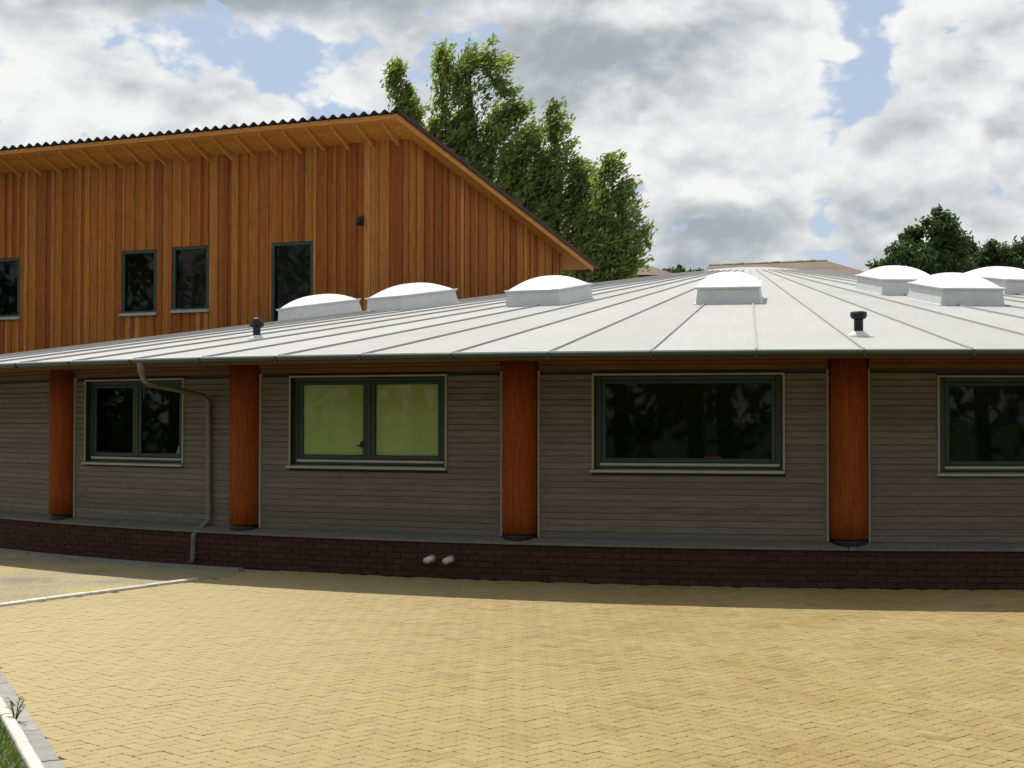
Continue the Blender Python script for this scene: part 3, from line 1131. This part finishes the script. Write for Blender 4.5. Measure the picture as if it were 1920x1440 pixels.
# ---- downpipe with swan neck from the gutter
A, ex, ey, L = bay_frame(0)
Pd = lambda x, y, z: A + ex * x + ey * y + UP * z
a_out = R_(-31.1)
top = pol(a_out, RE + 0.04, 2.64)
w = MB()
pts = [top, top - UP * 0.10, top - UP * 0.19 + ey * 0.03, top - UP * 0.25 + ey * 0.10, Pd(2.95, -0.55, 2.31), Pd(2.955, -0.16, 2.245), Pd(2.955, -0.085, 2.19), Pd(2.955, -0.07, 2.05),
       Pd(2.975, -0.07, 0.66), Pd(2.975, -0.075, 0.58), Pd(2.93, -0.20, 0.47), Pd(2.90, -0.27, 0.40), Pd(2.90, -0.28, 0.30), Pd(2.90, -0.28, 0.10), Pd(2.90, -0.32, 0.03)]
w.tube(pts, 0.036, 14)
dp = w.build('downpipe', M['downpipe'], rb, smooth=True)
w = MB()
w.tube([top + UP * 0.02, top - UP * 0.05, top - UP * 0.12], [0.062, 0.055, 0.045], 16)
w.build('outlet', M['downpipe'], dp, smooth=True)
for (x, y, z) in ((2.955, -0.07, 2.12), (2.975, -0.07, 0.72), (2.90, -0.28, 0.16)):
    w = MB()
    w.tube([Pd(x, y, z - 0.022), Pd(x, y, z + 0.022)], 0.046, 16)
    w.box(A, ex, ey, UP, x - 0.012, x + 0.012, y + 0.02, y + 0.1 if y > -0.2 else y + 0.08, z - 0.012, z + 0.012)
    w.build('bracket', M['downpipe'], dp)

# ---- two pale flue terminals low on the plinth
for a in (-20.45, -19.72):
    ar = R_(a)
    o, e, n_ = pol(ar, RW - 0.02, 0.235), Vector((math.cos(ar), math.sin(ar), 0)), out_dir(ar)
    w = MB()
    w.tube([o, o + n_ * 0.07, o + n_ * 0.10 - e * 0.015 - UP * 0.008, o + n_ * 0.135 - e * 0.035 - UP * 0.02], [0.036, 0.036, 0.038, 0.040], 16, cap=False)
    w.tube([o + n_ * 0.135 - e * 0.035 - UP * 0.02, o + n_ * 0.125 - e * 0.03 - UP * 0.018], [0.040, 0.020], 16)
    fo = w.build('flue_terminal', M['flue'], rb, smooth=True)
    w = MB()
    w.tube([o + n_ * 0.002, o + n_ * 0.014], [0.058, 0.055], 18)
    w.build('flange', M['downpipe'], fo)

# ================================================================== timber hall behind
HK = 1.13                                          # overall size
HZF = lambda z: 1.94 + (z - 1.94) * HK
HA = Vector((-2.05 * HK, 29.5 * HK, 0))
HD = Vector((-0.913, 0.408, 0)).normalized()       # along the front, to the left
HS = Vector((0.408, 0.913, 0)).normalized()        # away from the front, down the roof slope
HR = Vector((0.6, 0.8, 0))                         # along the side wall
HSL = 0.36
HZ = HZF(7.50)
LF, LSD = 17.5, 5.25 * HK
hall = empty('timber_hall', (HA.x, HA.y, 0), 'tall hall clad in orange-brown vertical boards under a dark corrugated lean-to roof', 'building')
HC = HA + HR * LSD
HB = HA + HD * LF


def roof_z(p):
    return HZ - HSL * (p - HA).dot(HS)


HW = [(10.92, 9.87, 4.21, 5.56), (7.015, 6.10, 4.20, 5.575), (5.674, 4.75, 4.23, 5.60), (3.187, 2.185, 3.9, 5.57)]
HW = [(a * HK, b * HK, HZF(c), HZF(d)) for a, b, c, d in HW]
w = MB()
n_f = -HS
inn = HS


def wallbox(w, t0, t1, z0, z1):
    w.box(HA, HD, inn, UP, t0, t1, 0.0, 0.25, z0, z1)


ts = sorted([(b, a, z0, z1) for a, b, z0, z1 in HW])
cur = 0.0
for t0, t1, z0, z1 in ts:
    wallbox(w, cur, t0, 0, HZ)
    wallbox(w, t0, t1, 0, z0)
    wallbox(w, t0, t1, z1, HZ)
    cur = t1
wallbox(w, cur, LF, 0, HZ)
front = w.build('front_wall', M['sheath'], hall)
# side, back and far walls
w = MB()
sn = Vector((0.8, -0.6, 0))
P0, P1 = HA, HC
off = -sn * 0.2
w.add([P0, P1, P1 + UP * roof_z(P1), P0 + UP * roof_z(P0), P0 + off, P1 + off, P1 + off + UP * roof_z(P1), P0 + off + UP * roof_z(P0)],
      [(0, 1, 2, 3), (5, 4, 7, 6), (3, 2, 6, 7), (0, 3, 7, 4), (1, 5, 6, 2)])
side = w.build('side_wall', M['sheath'], hall)
w = MB()
HE = HB + HS * (HC - HA).dot(HS)
for p, q in ((HC, HE), (HE, HB)):
    w.add([p, q, q + UP * roof_z(q), p + UP * roof_z(p)], [(0, 1, 2, 3)])
w.build('rear_wall', M['larch_trim'], hall)


def vboard(parent, o, ex, eo, x0, x1, z0, z1a, z1b, proud):
    """one vertical board; its head may follow the roof slope"""
    b = 0.006
    P = lambda x, y, z: o + ex * x + eo * y + UP * z
    w = MB()
    y0, y1 = 0.001, proud
    w.add([P(x0, y0, z0), P(x1, y0, z0), P(x1, y0, z1b), P(x0, y0, z1a), P(x0, y1 - b, z0), P(x1, y1 - b, z0), P(x1, y1 - b, z1b), P(x0, y1 - b, z1a),
           P(x0 + b, y1, z0), P(x1 - b, y1, z0), P(x1 - b, y1, z1b), P(x0 + b, y1, z1a)],
          [(0, 1, 5, 4), (1, 2, 6, 5), (2, 3, 7, 6), (3, 0, 4, 7), (4, 5, 9, 8), (5, 6, 10, 9), (6, 7, 11, 10), (7, 4, 8, 11), (8, 9, 10, 11)])
    w.build('cladding_board', M['larch'], parent)


rg = random.Random(11)
x = 0.0
i = 0
while x < LF - 0.3:
    bw = rg.uniform(0.10, 0.19)
    proud = (0.022, 0.046)[i % 2] + rg.uniform(-0.003, 0.003)
    x0, x1 = x + 0.003, x + bw
    segs = [(2.9, HZ)]
    for t0, t1, z0, z1 in ts:
        if x1 > t0 - 0.05 and x0 < t1 + 0.05:
            if x0 >= t0 - 0.05 and x1 <= t1 + 0.05 or True:
                if x1 <= t0 - 0.0 or x0 >= t1:
                    break
                if x0 < t0 < x1 and t0 - x0 > 0.03:
                    vboard(front, HA, HD, n_f, x0, t0 - 0.004, 2.9, HZ, HZ, proud)
                    x0 = t0
                if x0 < t1 < x1 and x1 - t1 > 0.03:
                    vboard(front, HA, HD, n_f, t1 + 0.004, x1, 2.9, HZ, HZ, proud)
                    x1 = t1
                segs = [(2.9, z0 - 0.01), (z1 + 0.005, HZ)]
            break
    for z0, z1 in segs:
        vboard(front, HA, HD, n_f, x0, x1, z0, z1, z1, proud)
    x += bw
    i += 1
x = 0.0
while x < LSD - 0.02:
    bw = rg.uniform(0.11, 0.19)
    proud = (0.024, 0.050)[i % 2]
    x0, x1 = x + 0.003, min(x + bw, LSD)
    vboard(side, HA, HR, sn, x0, x1, 3.0, roof_z(HA + HR * x0) - 0.002, roof_z(HA + HR * x1) - 0.002, proud)
    x += bw
    i += 1

# hall windows
for (t1, t0, z0, z1) in HW:
    fw = 0.075
    fr_ = MB()
    E = -HD      # to the right, seen from outside
    O = HA
    X0, X1 = -t1, -t0
    ya, yb = -0.03, 0.06
    fr_.cham(O, E, inn, UP, X0, X0 + fw, ya, yb, z0, z1, 0.006)
    fr_.cham(O, E, inn, UP, X1 - fw, X1, ya, yb, z0, z1, 0.006)
    fr_.cham(O, E, inn, UP, X0 + fw, X1 - fw, ya, yb, z1 - fw, z1, 0.006)
    fr_.cham(O, E, inn, UP, X0 + fw, X1 - fw, ya, yb, z0, z0 + fw, 0.006)
    win = fr_.build('window', M['frame'], hall)
    w = MB()
    w.add([O + E * xx + inn * 0.03 + UP * zz for xx, zz in ((X0 + fw, z0 + fw), (X1 - fw, z0 + fw), (X1 - fw, z1 - fw), (X0 + fw, z1 - fw))], [(0, 1, 2, 3)])
    w.build('pane', M['glass'], win)
    w = MB()
    vs = [O + E * xx + inn * yy + UP * zz for xx in (X0 - 0.03, X1 + 0.02) for yy, zz in ((0.0, z0 + 0.05), (-0.11, z0 - 0.01), (-0.11, z0 - 0.04), (0.0, z0 - 0.04))]
    w.add(vs, [(4, 5, 1, 0), (5, 6, 2, 1), (6, 7, 3, 2), (0, 1, 2, 3), (7, 6, 5, 4)])
    w.build('sill', M['bead'], win)
# dark inside of the hall
w = MB()
w.add([HA + HD * t + HS * 2.6 + UP * z for t, z in ((0.2, 2.5), (LF - 0.2, 2.5), (LF - 0.2, 6.4), (0.2, 6.4))], [(0, 1, 2, 3)])
w.build('inner_wall', M['interior'], hall)

# small lamp on the wall
w = MB()
w.cham(HA, -HD, inn, UP, -1.25, -1.13, -0.10, -0.045, 6.33, 6.54, 0.01)
w.tube([HA + HD * 1.19 - HS * 0.10 + UP * 6.44, HA + HD * 1.19 - HS * 0.16 + UP * 6.41, HA + HD * 1.19 - HS * 0.19 + UP * 6.35], [0.03, 0.05, 0.055], 12)
w.build('wall_lamp', M['black'], hall)

# roof: deck (soffit), rafters, fascia boards, corrugated sheet
OV = 0.85            # front overhang
RK0 = HA - HS * OV - HD * 0.16        # front right corner of the soffit
WTOT = 7.48          # run down the slope
kr = 0.221 / 0.975   # how far the verge moves to the right per metre of run


def rp(t, wv, dz=0.0):
    """point of the soffit plane: t metres left of the verge's front corner line, wv metres down the slope"""
    p = RK0 + HD * t + HS * wv
    return Vector((p.x, p.y, roof_z(p) + dz))


TL = LF + 0.5
w = MB()
w.add([rp(0, 0), rp(TL, 0), rp(TL, WTOT), rp(-kr * WTOT, WTOT), rp(0, 0, .05), rp(TL, 0, .05), rp(TL, WTOT, .05), rp(-kr * WTOT, WTOT, .05)],
      [(0, 3, 2, 1), (4, 5, 6, 7)])
roof2 = w.build('roof', M['larch_soffit'], hall)
# soffit boarding runs along the front: separate boards
for r in range(6):
    w = MB()
    y0, y1 = r * 0.1415 + 0.004, (r + 1) * 0.1415 - 0.001
    w.add([rp(-kr * y0, y0, -.018), rp(TL, y0, -.018), rp(TL, y1, -.018), rp(-kr * y1, y1, -.018), rp(-kr * y0, y0, -.001), rp(TL, y0, -.001), rp(TL, y1, -.001), rp(-kr * y1, y1, -.001)],
          [(0, 3, 2, 1), (0, 1, 5, 4), (2, 3, 7, 6), (3, 0, 4, 7)])
    w.build('soffit_board', M['larch_soffit'], roof2)
for q in range(30):
    t = 0.42 + q * 0.64
    if t > TL - 0.2:
        break
    w = MB()
    vs = []
    for tt in (t - 0.035, t + 0.035):
        vs += [rp(tt, 0.05, -0.02), rp(tt, OV, -0.02), rp(tt, OV, -0.15), rp(tt, 0.45, -0.10), rp(tt, 0.05, -0.06)]
    w.add(vs, [(4, 3, 2, 1, 0), (5, 6, 7, 8, 9), (0, 5, 9, 4), (4, 9, 8, 3), (3, 8, 7, 2)])
    w.build('rafter', M['larch_trim'], hall)
w = MB()      # front fascia
w.add([rp(0, -0.03, -0.03), rp(TL, -0.03, -0.03), rp(TL, -0.03, 0.07), rp(0, -0.03, 0.07), rp(0, -0.001, -0.03), rp(TL, -0.001, -0.03), rp(TL, -0.001, 0.07), rp(0, -0.001, 0.07)],
      [(0, 3, 2, 1), (0, 1, 5, 4), (3, 7, 6, 2), (0, 4, 7, 3)])
w.build('fascia', M['larch_trim'], hall)
w = MB()      # bargeboard down the verge
vd = Vector((sn.x, sn.y, 0)) * 0.035
q0, q1 = rp(0, -0.03), rp(-kr * WTOT, WTOT)
w.add([q0 + UP * -0.06, q1 + UP * -0.06, q1 + UP * 0.07, q0 + UP * 0.07, q0 + vd + UP * -0.06, q1 + vd + UP * -0.06, q1 + vd + UP * 0.07, q0 + vd + UP * 0.07],
      [(4, 5, 6, 7), (0, 1, 5, 4), (3, 7, 6, 2), (0, 4, 7, 3), (1, 2, 6, 5)])
w.build('bargeboard', M['larch_trim'], hall)
w = MB()      # corrugated sheet
PIT, AMP = 0.262, 0.040
t = -kr * WTOT - 0.06
tt = []
while t < TL:
    tt.append(t)
    t += PIT / 10
for t in tt:
    zc = 0.115 + AMP * math.cos(2 * math.pi * t / PIT)
    ws = -0.09 if t > -0.06 else max(-0.09, (-t - 0.06) / kr)
    ws = min(ws, WTOT)
    w.v += [rp(t, ws, zc), rp(t, WTOT + 0.06, zc), rp(t, ws, zc - 0.02), rp(t, WTOT + 0.06, zc - 0.02)]
for q in range(len(tt) - 1):
    a = q * 4
    w.f += [(a, a + 1, a + 5, a + 4), (a + 2, a + 6, a + 7, a + 3), (a, a + 4, a + 6, a + 2)]
w.build('corrugated_sheet', M['tin'], hall)
w = MB()      # verge flashing
vd2 = Vector((sn.x, sn.y, 0)) * 0.075
q0, q1 = rp(0, -0.09), rp(-kr * WTOT, WTOT + 0.06)
w.add([q0 - vd + UP * 0.165, q1 - vd + UP * 0.165, q1 + vd2 + UP * 0.165, q0 + vd2 + UP * 0.165, q1 + vd2 + UP * 0.06, q0 + vd2 + UP * 0.06], [(0, 1, 2, 3), (3, 2, 4, 5)])
w.build('verge_flashing', M['verge'], hall)


# ================================================================== trees
def px(x, y, D):
    """a sight line at depth D: where a tree top seen there must stand"""
    return Vector(((x - 960) / FPX * D, D, CAM_H + (786 - y) / FPX * D))


def leaf_cloud(rng, n, sampler, size, wind, spread=0.8):
    v, f = [], []
    for _ in range(n):
        c, sc_ = sampler(rng)
        d = Vector((rng.gauss(0, 1), rng.gauss(0, 1), rng.gauss(0, 1))) * spread + wind
        d.normalize()
        s = Vector((rng.gauss(0, 1), rng.gauss(0, 1), rng.gauss(0, 1)))
        s = (s - d * s.dot(d)).normalized()
        l, b = size * sc_ * rng.uniform(0.7, 1.35), size * sc_ * rng.uniform(0.26, 0.44)
        k0 = len(v)
        v += [c - d * l * 0.5, c + s * b * 0.5 - d * l * 0.05, c + d * l * 0.5, c - s * b * 0.5 - d * l * 0.05]
        f.append((k0, k0 + 1, k0 + 2, k0 + 3))
    return v, f


def tree(name, label, base, leaders, n, size, wind, mat, group, seed, trunk_r=0.16):
    """leaders: list of (polyline, radius at foot, radius at tip); leaves sit along sprays that sweep with the wind"""
    rng = random.Random(seed)
    root = empty(name, base, label, 'tree', group)
    w = MB()
    sprays = []
    for pl_, r0, r1 in leaders:
        foot = pl_[0]
        pts = [Vector(base), Vector(base).lerp(foot, 0.5) + Vector((rng.uniform(-.2, .2), rng.uniform(-.2, .2), 0)), foot] + list(pl_[1:])
        rad = [trunk_r * (1 - 0.9 * i / (len(pts) - 1)) for i in range(len(pts))]
        w.tube(pts, rad, 7)
        segs = len(pl_) - 1
        m_ = int(44 * (0.5 + r0))
        for q in range(m_):
            u = (q + rng.random()) / m_
            sg = u * segs
            i = min(int(sg), segs - 1)
            p = pl_[i].lerp(pl_[i + 1], sg - i)
            ax = (pl_[i + 1] - pl_[i]).normalized()
            r = (r0 + (r1 - r0) * u) * rng.uniform(0.55, 1.15)
            th = rng.uniform(0, 2 * math.pi)
            d = Vector((math.cos(th), math.sin(th), rng.uniform(0.0, 0.7)))
            if d.x < -0.2:
                r *= 0.75                        # the windward side is pressed in
            mid = p + d.normalized() * r * 0.62 + ax * r * 0.25
            end = mid + (wind * 0.8 + ax * 0.45 + d * 0.2).normalized() * (0.35 * r + rng.uniform(0.15, 0.45))
            sprays.append((p, mid, end))
            w.tube([p, mid, end], [0.022, 0.013, 0.004], 4, cap=False)
        sprays += [(pl_[-2].lerp(pl_[-1], 0.6), pl_[-1], pl_[-1] + (wind + UP).normalized() * 0.35)] * 2
    w.build('trunk', M['bark'], root, smooth=True)
    v, f = [], []
    wts = [max(0.25, (b - a).length + (c - b).length) for a, b, c in sprays]
    tot = sum(wts)
    for (a, b, c), wt in zip(sprays, wts):
        for _ in range(int(n * wt / tot) + 1):
            t = rng.random() ** 0.55
            if t < 0.45:
                p, d = a.lerp(b, t / 0.45), (b - a)
            else:
                p, d = b.lerp(c, (t - 0.45) / 0.55), (c - b)
            wd = 0.05 + 0.17 * (1.1 - t) * min(1.0, wt)
            p = p + Vector((rng.gauss(0, wd), rng.gauss(0, wd), rng.gauss(0, wd)))
            d = d.normalized() * 0.7 + wind * 0.5 + Vector((rng.gauss(0, .5), rng.gauss(0, .5), rng.gauss(0, .5)))
            d.normalize()
            sd = Vector((rng.gauss(0, 1), rng.gauss(0, 1), rng.gauss(0, 1)))
            sd = (sd - d * sd.dot(d)).normalized()
            l = size * rng.uniform(0.6, 1.3)
            bb = l * rng.uniform(0.28, 0.46)
            k0 = len(v)
            v += [p - d * l * 0.5, p + sd * bb * 0.5 - d * l * 0.05, p + d * l * 0.5, p - sd * bb * 0.5 - d * l * 0.05]
            f.append((k0, k0 + 1, k0 + 2, k0 + 3))
    link('crown', mesh('crown', v, f), mat, root)
    return root


WIND = Vector((0.85, 0.1, 0.55))
D = 46
tree('poplar_tree', 'slim pale green tree tip just above the peak of the timber hall roof', (-4.1, D, 0),
     [([px(765, 380, D), px(752, 250, D), px(738, 160, D), px(731, 130, D)], 0.8, 0.16), ([px(775, 380, D), px(770, 260, D), px(757, 180, D)], 0.65, 0.16)], 4800, 0.17, WIND, M['willow'], 'wind-blown trees behind the timber hall', 1)
D = 45
tree('poplar_tree', 'tallest wind-blown green tree, its top bent over to the right', (-2.0, D, 0),
     [([px(860, 480, D), px(845, 300, D), px(828, 180, D), px(822, 108, D)], 1.5, 0.30), ([px(890, 470, D), px(890, 280, D), px(876, 160, D), px(880, 118, D), px(910, 125, D), px(948, 185, D)], 1.5, 0.24),
      ([px(905, 480, D), px(920, 310, D), px(935, 235, D), px(960, 215, D)], 1.3, 0.35), ([px(840, 440, D), px(822, 330, D), px(810, 240, D)], 0.9, 0.35), ([px(880, 440, D), px(870, 330, D), px(850, 240, D)], 1.2, 0.5)],
     17000, 0.175, WIND, M['willow'], 'wind-blown trees behind the timber hall', 2, 0.22)
D = 44
tree('poplar_tree', 'bushy green tree beside the bent one, slender tip rising above the hall verge', (1.0, D, 0),
     [([px(1040, 520, D), px(1045, 380, D), px(1042, 280, D), px(1032, 208, D)], 1.4, 0.16), ([px(990, 520, D), px(985, 400, D), px(975, 310, D), px(985, 255, D)], 1.4, 0.45),
      ([px(1085, 520, D), px(1095, 400, D), px(1082, 320, D)], 1.2, 0.35), ([px(960, 480, D), px(950, 380, D), px(945, 300, D)], 1.2, 0.5), ([px(1020, 470, D), px(1015, 380, D), px(1010, 310, D)], 1.1, 0.5)],
     17000, 0.175, WIND, M['willow'], 'wind-blown trees behind the timber hall', 3, 0.2)
D = 43
tree('poplar_tree', 'lower loose-leaved tree at the right end of the row, sprays against cloud', (3.2, D, 0),
     [([px(1120, 540, D), px(1130, 430, D), px(1130, 350, D), px(1140, 305, D)], 1.15, 0.3), ([px(1150, 530, D), px(1165, 430, D), px(1170, 355, D)], 0.8, 0.3), ([px(1150, 540, D), px(1182, 500, D), px(1203, 440, D)], 0.42, 0.24),
      ([px(1090, 540, D), px(1105, 470, D), px(1110, 400, D)], 1.1, 0.7), ([px(1160, 545, D), px(1130, 515, D), px(1120, 490, D)], 0.8, 0.7)], 8500, 0.17, WIND, M['willow'], 'wind-blown trees behind the timber hall', 4, 0.16)


def round_tree(name, label, D, blobs, n, size, mat, group, seed):
    rng = random.Random(seed)
    cs = [(px(x, y, D) + Vector((0, rng.uniform(-1.2, 1.2), 0)), r / FPX * D) for x, y, r in blobs]
    bx = sum(c.x for c, r in cs) / len(cs)
    root = empty(name, (bx, D, 0), label, 'tree', group)
    w = MB()
    w.tube([(bx, D, 0), (bx + 0.1, D, 2.5), (bx, D, 5.5)], [0.35, 0.28, 0.2], 9)
    cl = []
    for c, r in cs:
        w.tube([(bx, D, 4.5), ((bx + c.x) / 2, D, (4.5 + c.z) / 2 + 0.3), c], [0.14, 0.09, 0.04], 6)
        for _ in range(14):
            d = Vector((rng.gauss(0, 1), rng.gauss(0, 1), rng.gauss(0, 1))).normalized()
            cl.append((c + d * r * rng.uniform(0.45, 1.0), r * rng.uniform(0.22, 0.42)))
    w.build('trunk', M['bark'], root, smooth=True)

    def smp(rg_):
        c, r = rg_.choice(cl)
        return c + Vector((rg_.gauss(0, 0.55), rg_.gauss(0, 0.55), rg_.gauss(0, 0.55))) * r, 1.0

    v, f = leaf_cloud(rng, n, smp, size, Vector((0.1, 0, 0.2)), 1.0)
    link('crown', mesh('crown', v, f), mat, root)


round_tree('broadleaf_tree', 'dark rounded tree rising behind the white domes on the right', 60,
           [(1755, 430, 28), (1725, 450, 34), (1785, 455, 36), (1690, 485, 34), (1740, 490, 42), (1800, 490, 38), (1670, 515, 30), (1720, 525, 40), (1790, 530, 40)], 15000, 0.27, M['darkleaf'], 'dark trees on the right', 21)
round_tree('broadleaf_tree', 'lower dark tree at the right edge beside the larger one', 63,
           [(1835, 465, 28), (1860, 485, 32), (1900, 490, 30), (1940, 500, 36), (1980, 500, 40), (1840, 510, 34), (1900, 525, 36), (1960, 540, 40), (2020, 520, 40)], 11000, 0.27, M['darkleaf'], 'dark trees on the right', 22)
round_tree('hedge_bush', 'dark bush top peeping above the round roof left of the far brown roof', 74,
           [(1255, 512, 14), (1280, 508, 12), (1305, 512, 13), (1270, 530, 18), (1320, 520, 14), (1240, 525, 16)], 3500, 0.28, M['darkleaf'], None, 23)
round_tree('hedge_bush', 'dark green bush under the right end of the hall verge', 50,
           [(1052, 512, 15), (1062, 500, 14), (1050, 530, 20), (1080, 520, 20), (1110, 518, 22), (1145, 520, 20), (1170, 524, 16), (1100, 540, 30), (1150, 545, 30)], 7000, 0.22, M['darkleaf'], None, 24)


# far houses: only their roofs clear the round building
def far_house(label, D, x0, x1, yr, ye, depth, hip):
    a, b = px(x0, yr[0], D), px(x1, yr[1], D)
    root = empty('far_house', ((a.x + b.x) / 2, D, 0), label, 'house')
    ze = CAM_H + (786 - ye) / FPX * D
    w = MB()
    e = 0.4
    fl_, fr2 = Vector((a.x - e, D - depth, ze)), Vector((b.x + e + hip, D - depth, ze))
    bl_, br = Vector((a.x - e, D + depth, ze)), Vector((b.x + e + hip, D + depth, ze))
    w.add([a, b, fl_, fr2, bl_, br], [(2, 3, 1, 0), (5, 4, 0, 1)])
    w.build('roof', M['farroof'], root)
    w = MB()
    w.add([b, fr2, br], [(0, 1, 2)])
    w.add([a, fl_, bl_], [(0, 2, 1)])
    w.build('gable', M['moss'], root)
    w = MB()
    w.box((0, 0, 0), (1, 0, 0), (0, 1, 0), (0, 0, 1), a.x, b.x + hip, D - depth + 0.4, D + depth - 0.4, 0, ze - 0.02)
    w.build('wall', M['farroof'], root)
    # ridge tiles
    n = int((b - a).length / 0.6)
    for q in range(n):
        p, r = a.lerp(b, q / n), a.lerp(b, (q + 0.94) / n)
        w = MB()
        w.tube([p - UP * 0.04, r - UP * (0.04 - 0.05 * ((q * 7) % 3) / 3)], [0.11, 0.12], 7)
        w.build('ridge_tile', M['moss'], root)


far_house('far brown tiled roof with mossy end showing between the ridge and the dark tree', 82, 1330, 1553, (497, 488), 522, 3.0, 1.3)
far_house('far olive-brown roof slope at the foot of the wind-blown trees', 72, 1120, 1192, (488, 489), 524, 2.5, 1.4)

# wood behind the photographer, mirrored in the window glass
rng = random.Random(5)
wv_, wf_ = [], []
cl = []
belt = [Vector(p) for p in ((-44, 36, 0), (-39, 12, 0), (-29, -5, 0), (-11, -13, 0), (10, -13, 0), (28, -8, 0), (42, 8, 0))]
row = []
for a, b in zip(belt, belt[1:]):
    n = int((b - a).length / 2.1)
    row += [a.lerp(b, i / n) for i in range(n)]
for p in row:
    x, y = p.x + rng.uniform(-1, 1), p.y + rng.uniform(-1.5, 1.5)
    hgt = rng.uniform(9, 13)
    t = MB()
    t.tube([(x, y, -0.1), (x + rng.uniform(-.3, .3), y, hgt * 0.5), (x + rng.uniform(-.5, .5), y, hgt * 0.9)], [0.28, 0.2, 0.06], 6)
    n = len(wv_)
    wv_ += t.v
    wf_ += [tuple(i + n for i in f) for f in t.f]
    for _ in range(16):
        cl.append((Vector((x + rng.gauss(0, 1.5), y + rng.gauss(0, 1.2), rng.uniform(0.8, hgt))), rng.uniform(0.8, 1.5)))
v, f = leaf_cloud(rng, 34000, lambda r: (lambda c: (c[0] + Vector((r.gauss(0, .6), r.gauss(0, .6), r.gauss(0, .6))) * c[1], 1.0))(r.choice(cl)), 0.75, Vector((0.1, 0, 0.3)), 1.0)
n = len(wv_)
wv_ += v
wf_ += [tuple(i + n for i in q) for q in f]
link('wood', mesh('wood', wv_, wf_), M['darkleaf'], kind='stuff')

# ================================================================== grass and weeds by the kerb
rng = random.Random(9)
v, f = [], []
left = Vector((-KD.y, KD.x, 0))
for _ in range(26000):
    s = rng.uniform(-5.2, 5.0)
    u = 0.215 + 2.4 * rng.random() ** 1.5
    p = KA + KD * s + left * u
    hgt = rng.uniform(0.03, 0.09) * min(1.0, 0.45 + u)
    d = Vector((rng.gauss(0, 1), rng.gauss(0, 1), 0)).normalized()
    lean = Vector((rng.gauss(0.25, 0.4), rng.gauss(0, 0.4), 0)) * hgt
    wdt = rng.uniform(0.003, 0.007)
    z0 = Vector((0, 0, -0.01))
    k0 = len(v)
    v += [p + z0 - d * wdt, p + z0 + d * wdt, p + z0 + lean * 0.4 + UP * hgt * 0.6 + d * wdt * 0.6, p + z0 + lean + UP * hgt]
    f += [(k0, k0 + 1, k0 + 2), (k0, k0 + 2, k0 + 3)]
link('grass', mesh('grass', v, f), M['blade'], kind='stuff')
w = MB()
w.add([KA + KD * -13 + left * 0.19 + UP * 0.0, KA + KD * 3.6 + left * 0.19 + UP * 0.0, KA + KD * 3.2 + left * 9 + UP * 0.0, KA + KD * -13 + left * 9 + UP * 0.0], [(0, 1, 2, 3)])
w.build('lawn', M['ground'], kind='structure')


def weed(base, seed, n, hgt, label):
    rng = random.Random(seed)
    root = empty('weed', base, label, 'weed')
    base = Vector(base)
    st, lf = MB(), []
    for q in range(n):
        a = rng.uniform(0, 6.28)
        tip = base + Vector((math.cos(a) * hgt * 0.4 + 0.03, math.sin(a) * hgt * 0.4, hgt * rng.uniform(0.6, 1.0)))
        mid = base.lerp(tip, 0.5) + UP * hgt * 0.12
        st.tube([base, mid, tip], [0.0035, 0.003, 0.0015], 5)
        for u in (0.35, 0.6, 0.8, 1.0):
            p = base.lerp(mid, u * 2) if u < 0.5 else mid.lerp(tip, u * 2 - 1)
            d = Vector((rng.gauss(0, 1), rng.gauss(0, 1), rng.uniform(0, 0.8))).normalized()
            s = d.cross(UP).normalized()
            lf.append((p, d, s, rng.uniform(0.03, 0.05)))
    st.build('stem', M['blade'], root)
    for p, d, s, l in lf:
        w = MB()
        w.add([p, p + d * l * 0.5 + s * l * 0.25, p + d * l - UP * l * 0.2, p + d * l * 0.5 - s * l * 0.25], [(0, 1, 2, 3)])
        w.build('leaf', M['blade'], root)


wb = KA + KD * -2.20 + left * 0.118
weed((wb.x, wb.y, 0.008), 3, 7, 0.17, 'small green weed growing in the joint at the foot of the kerb')
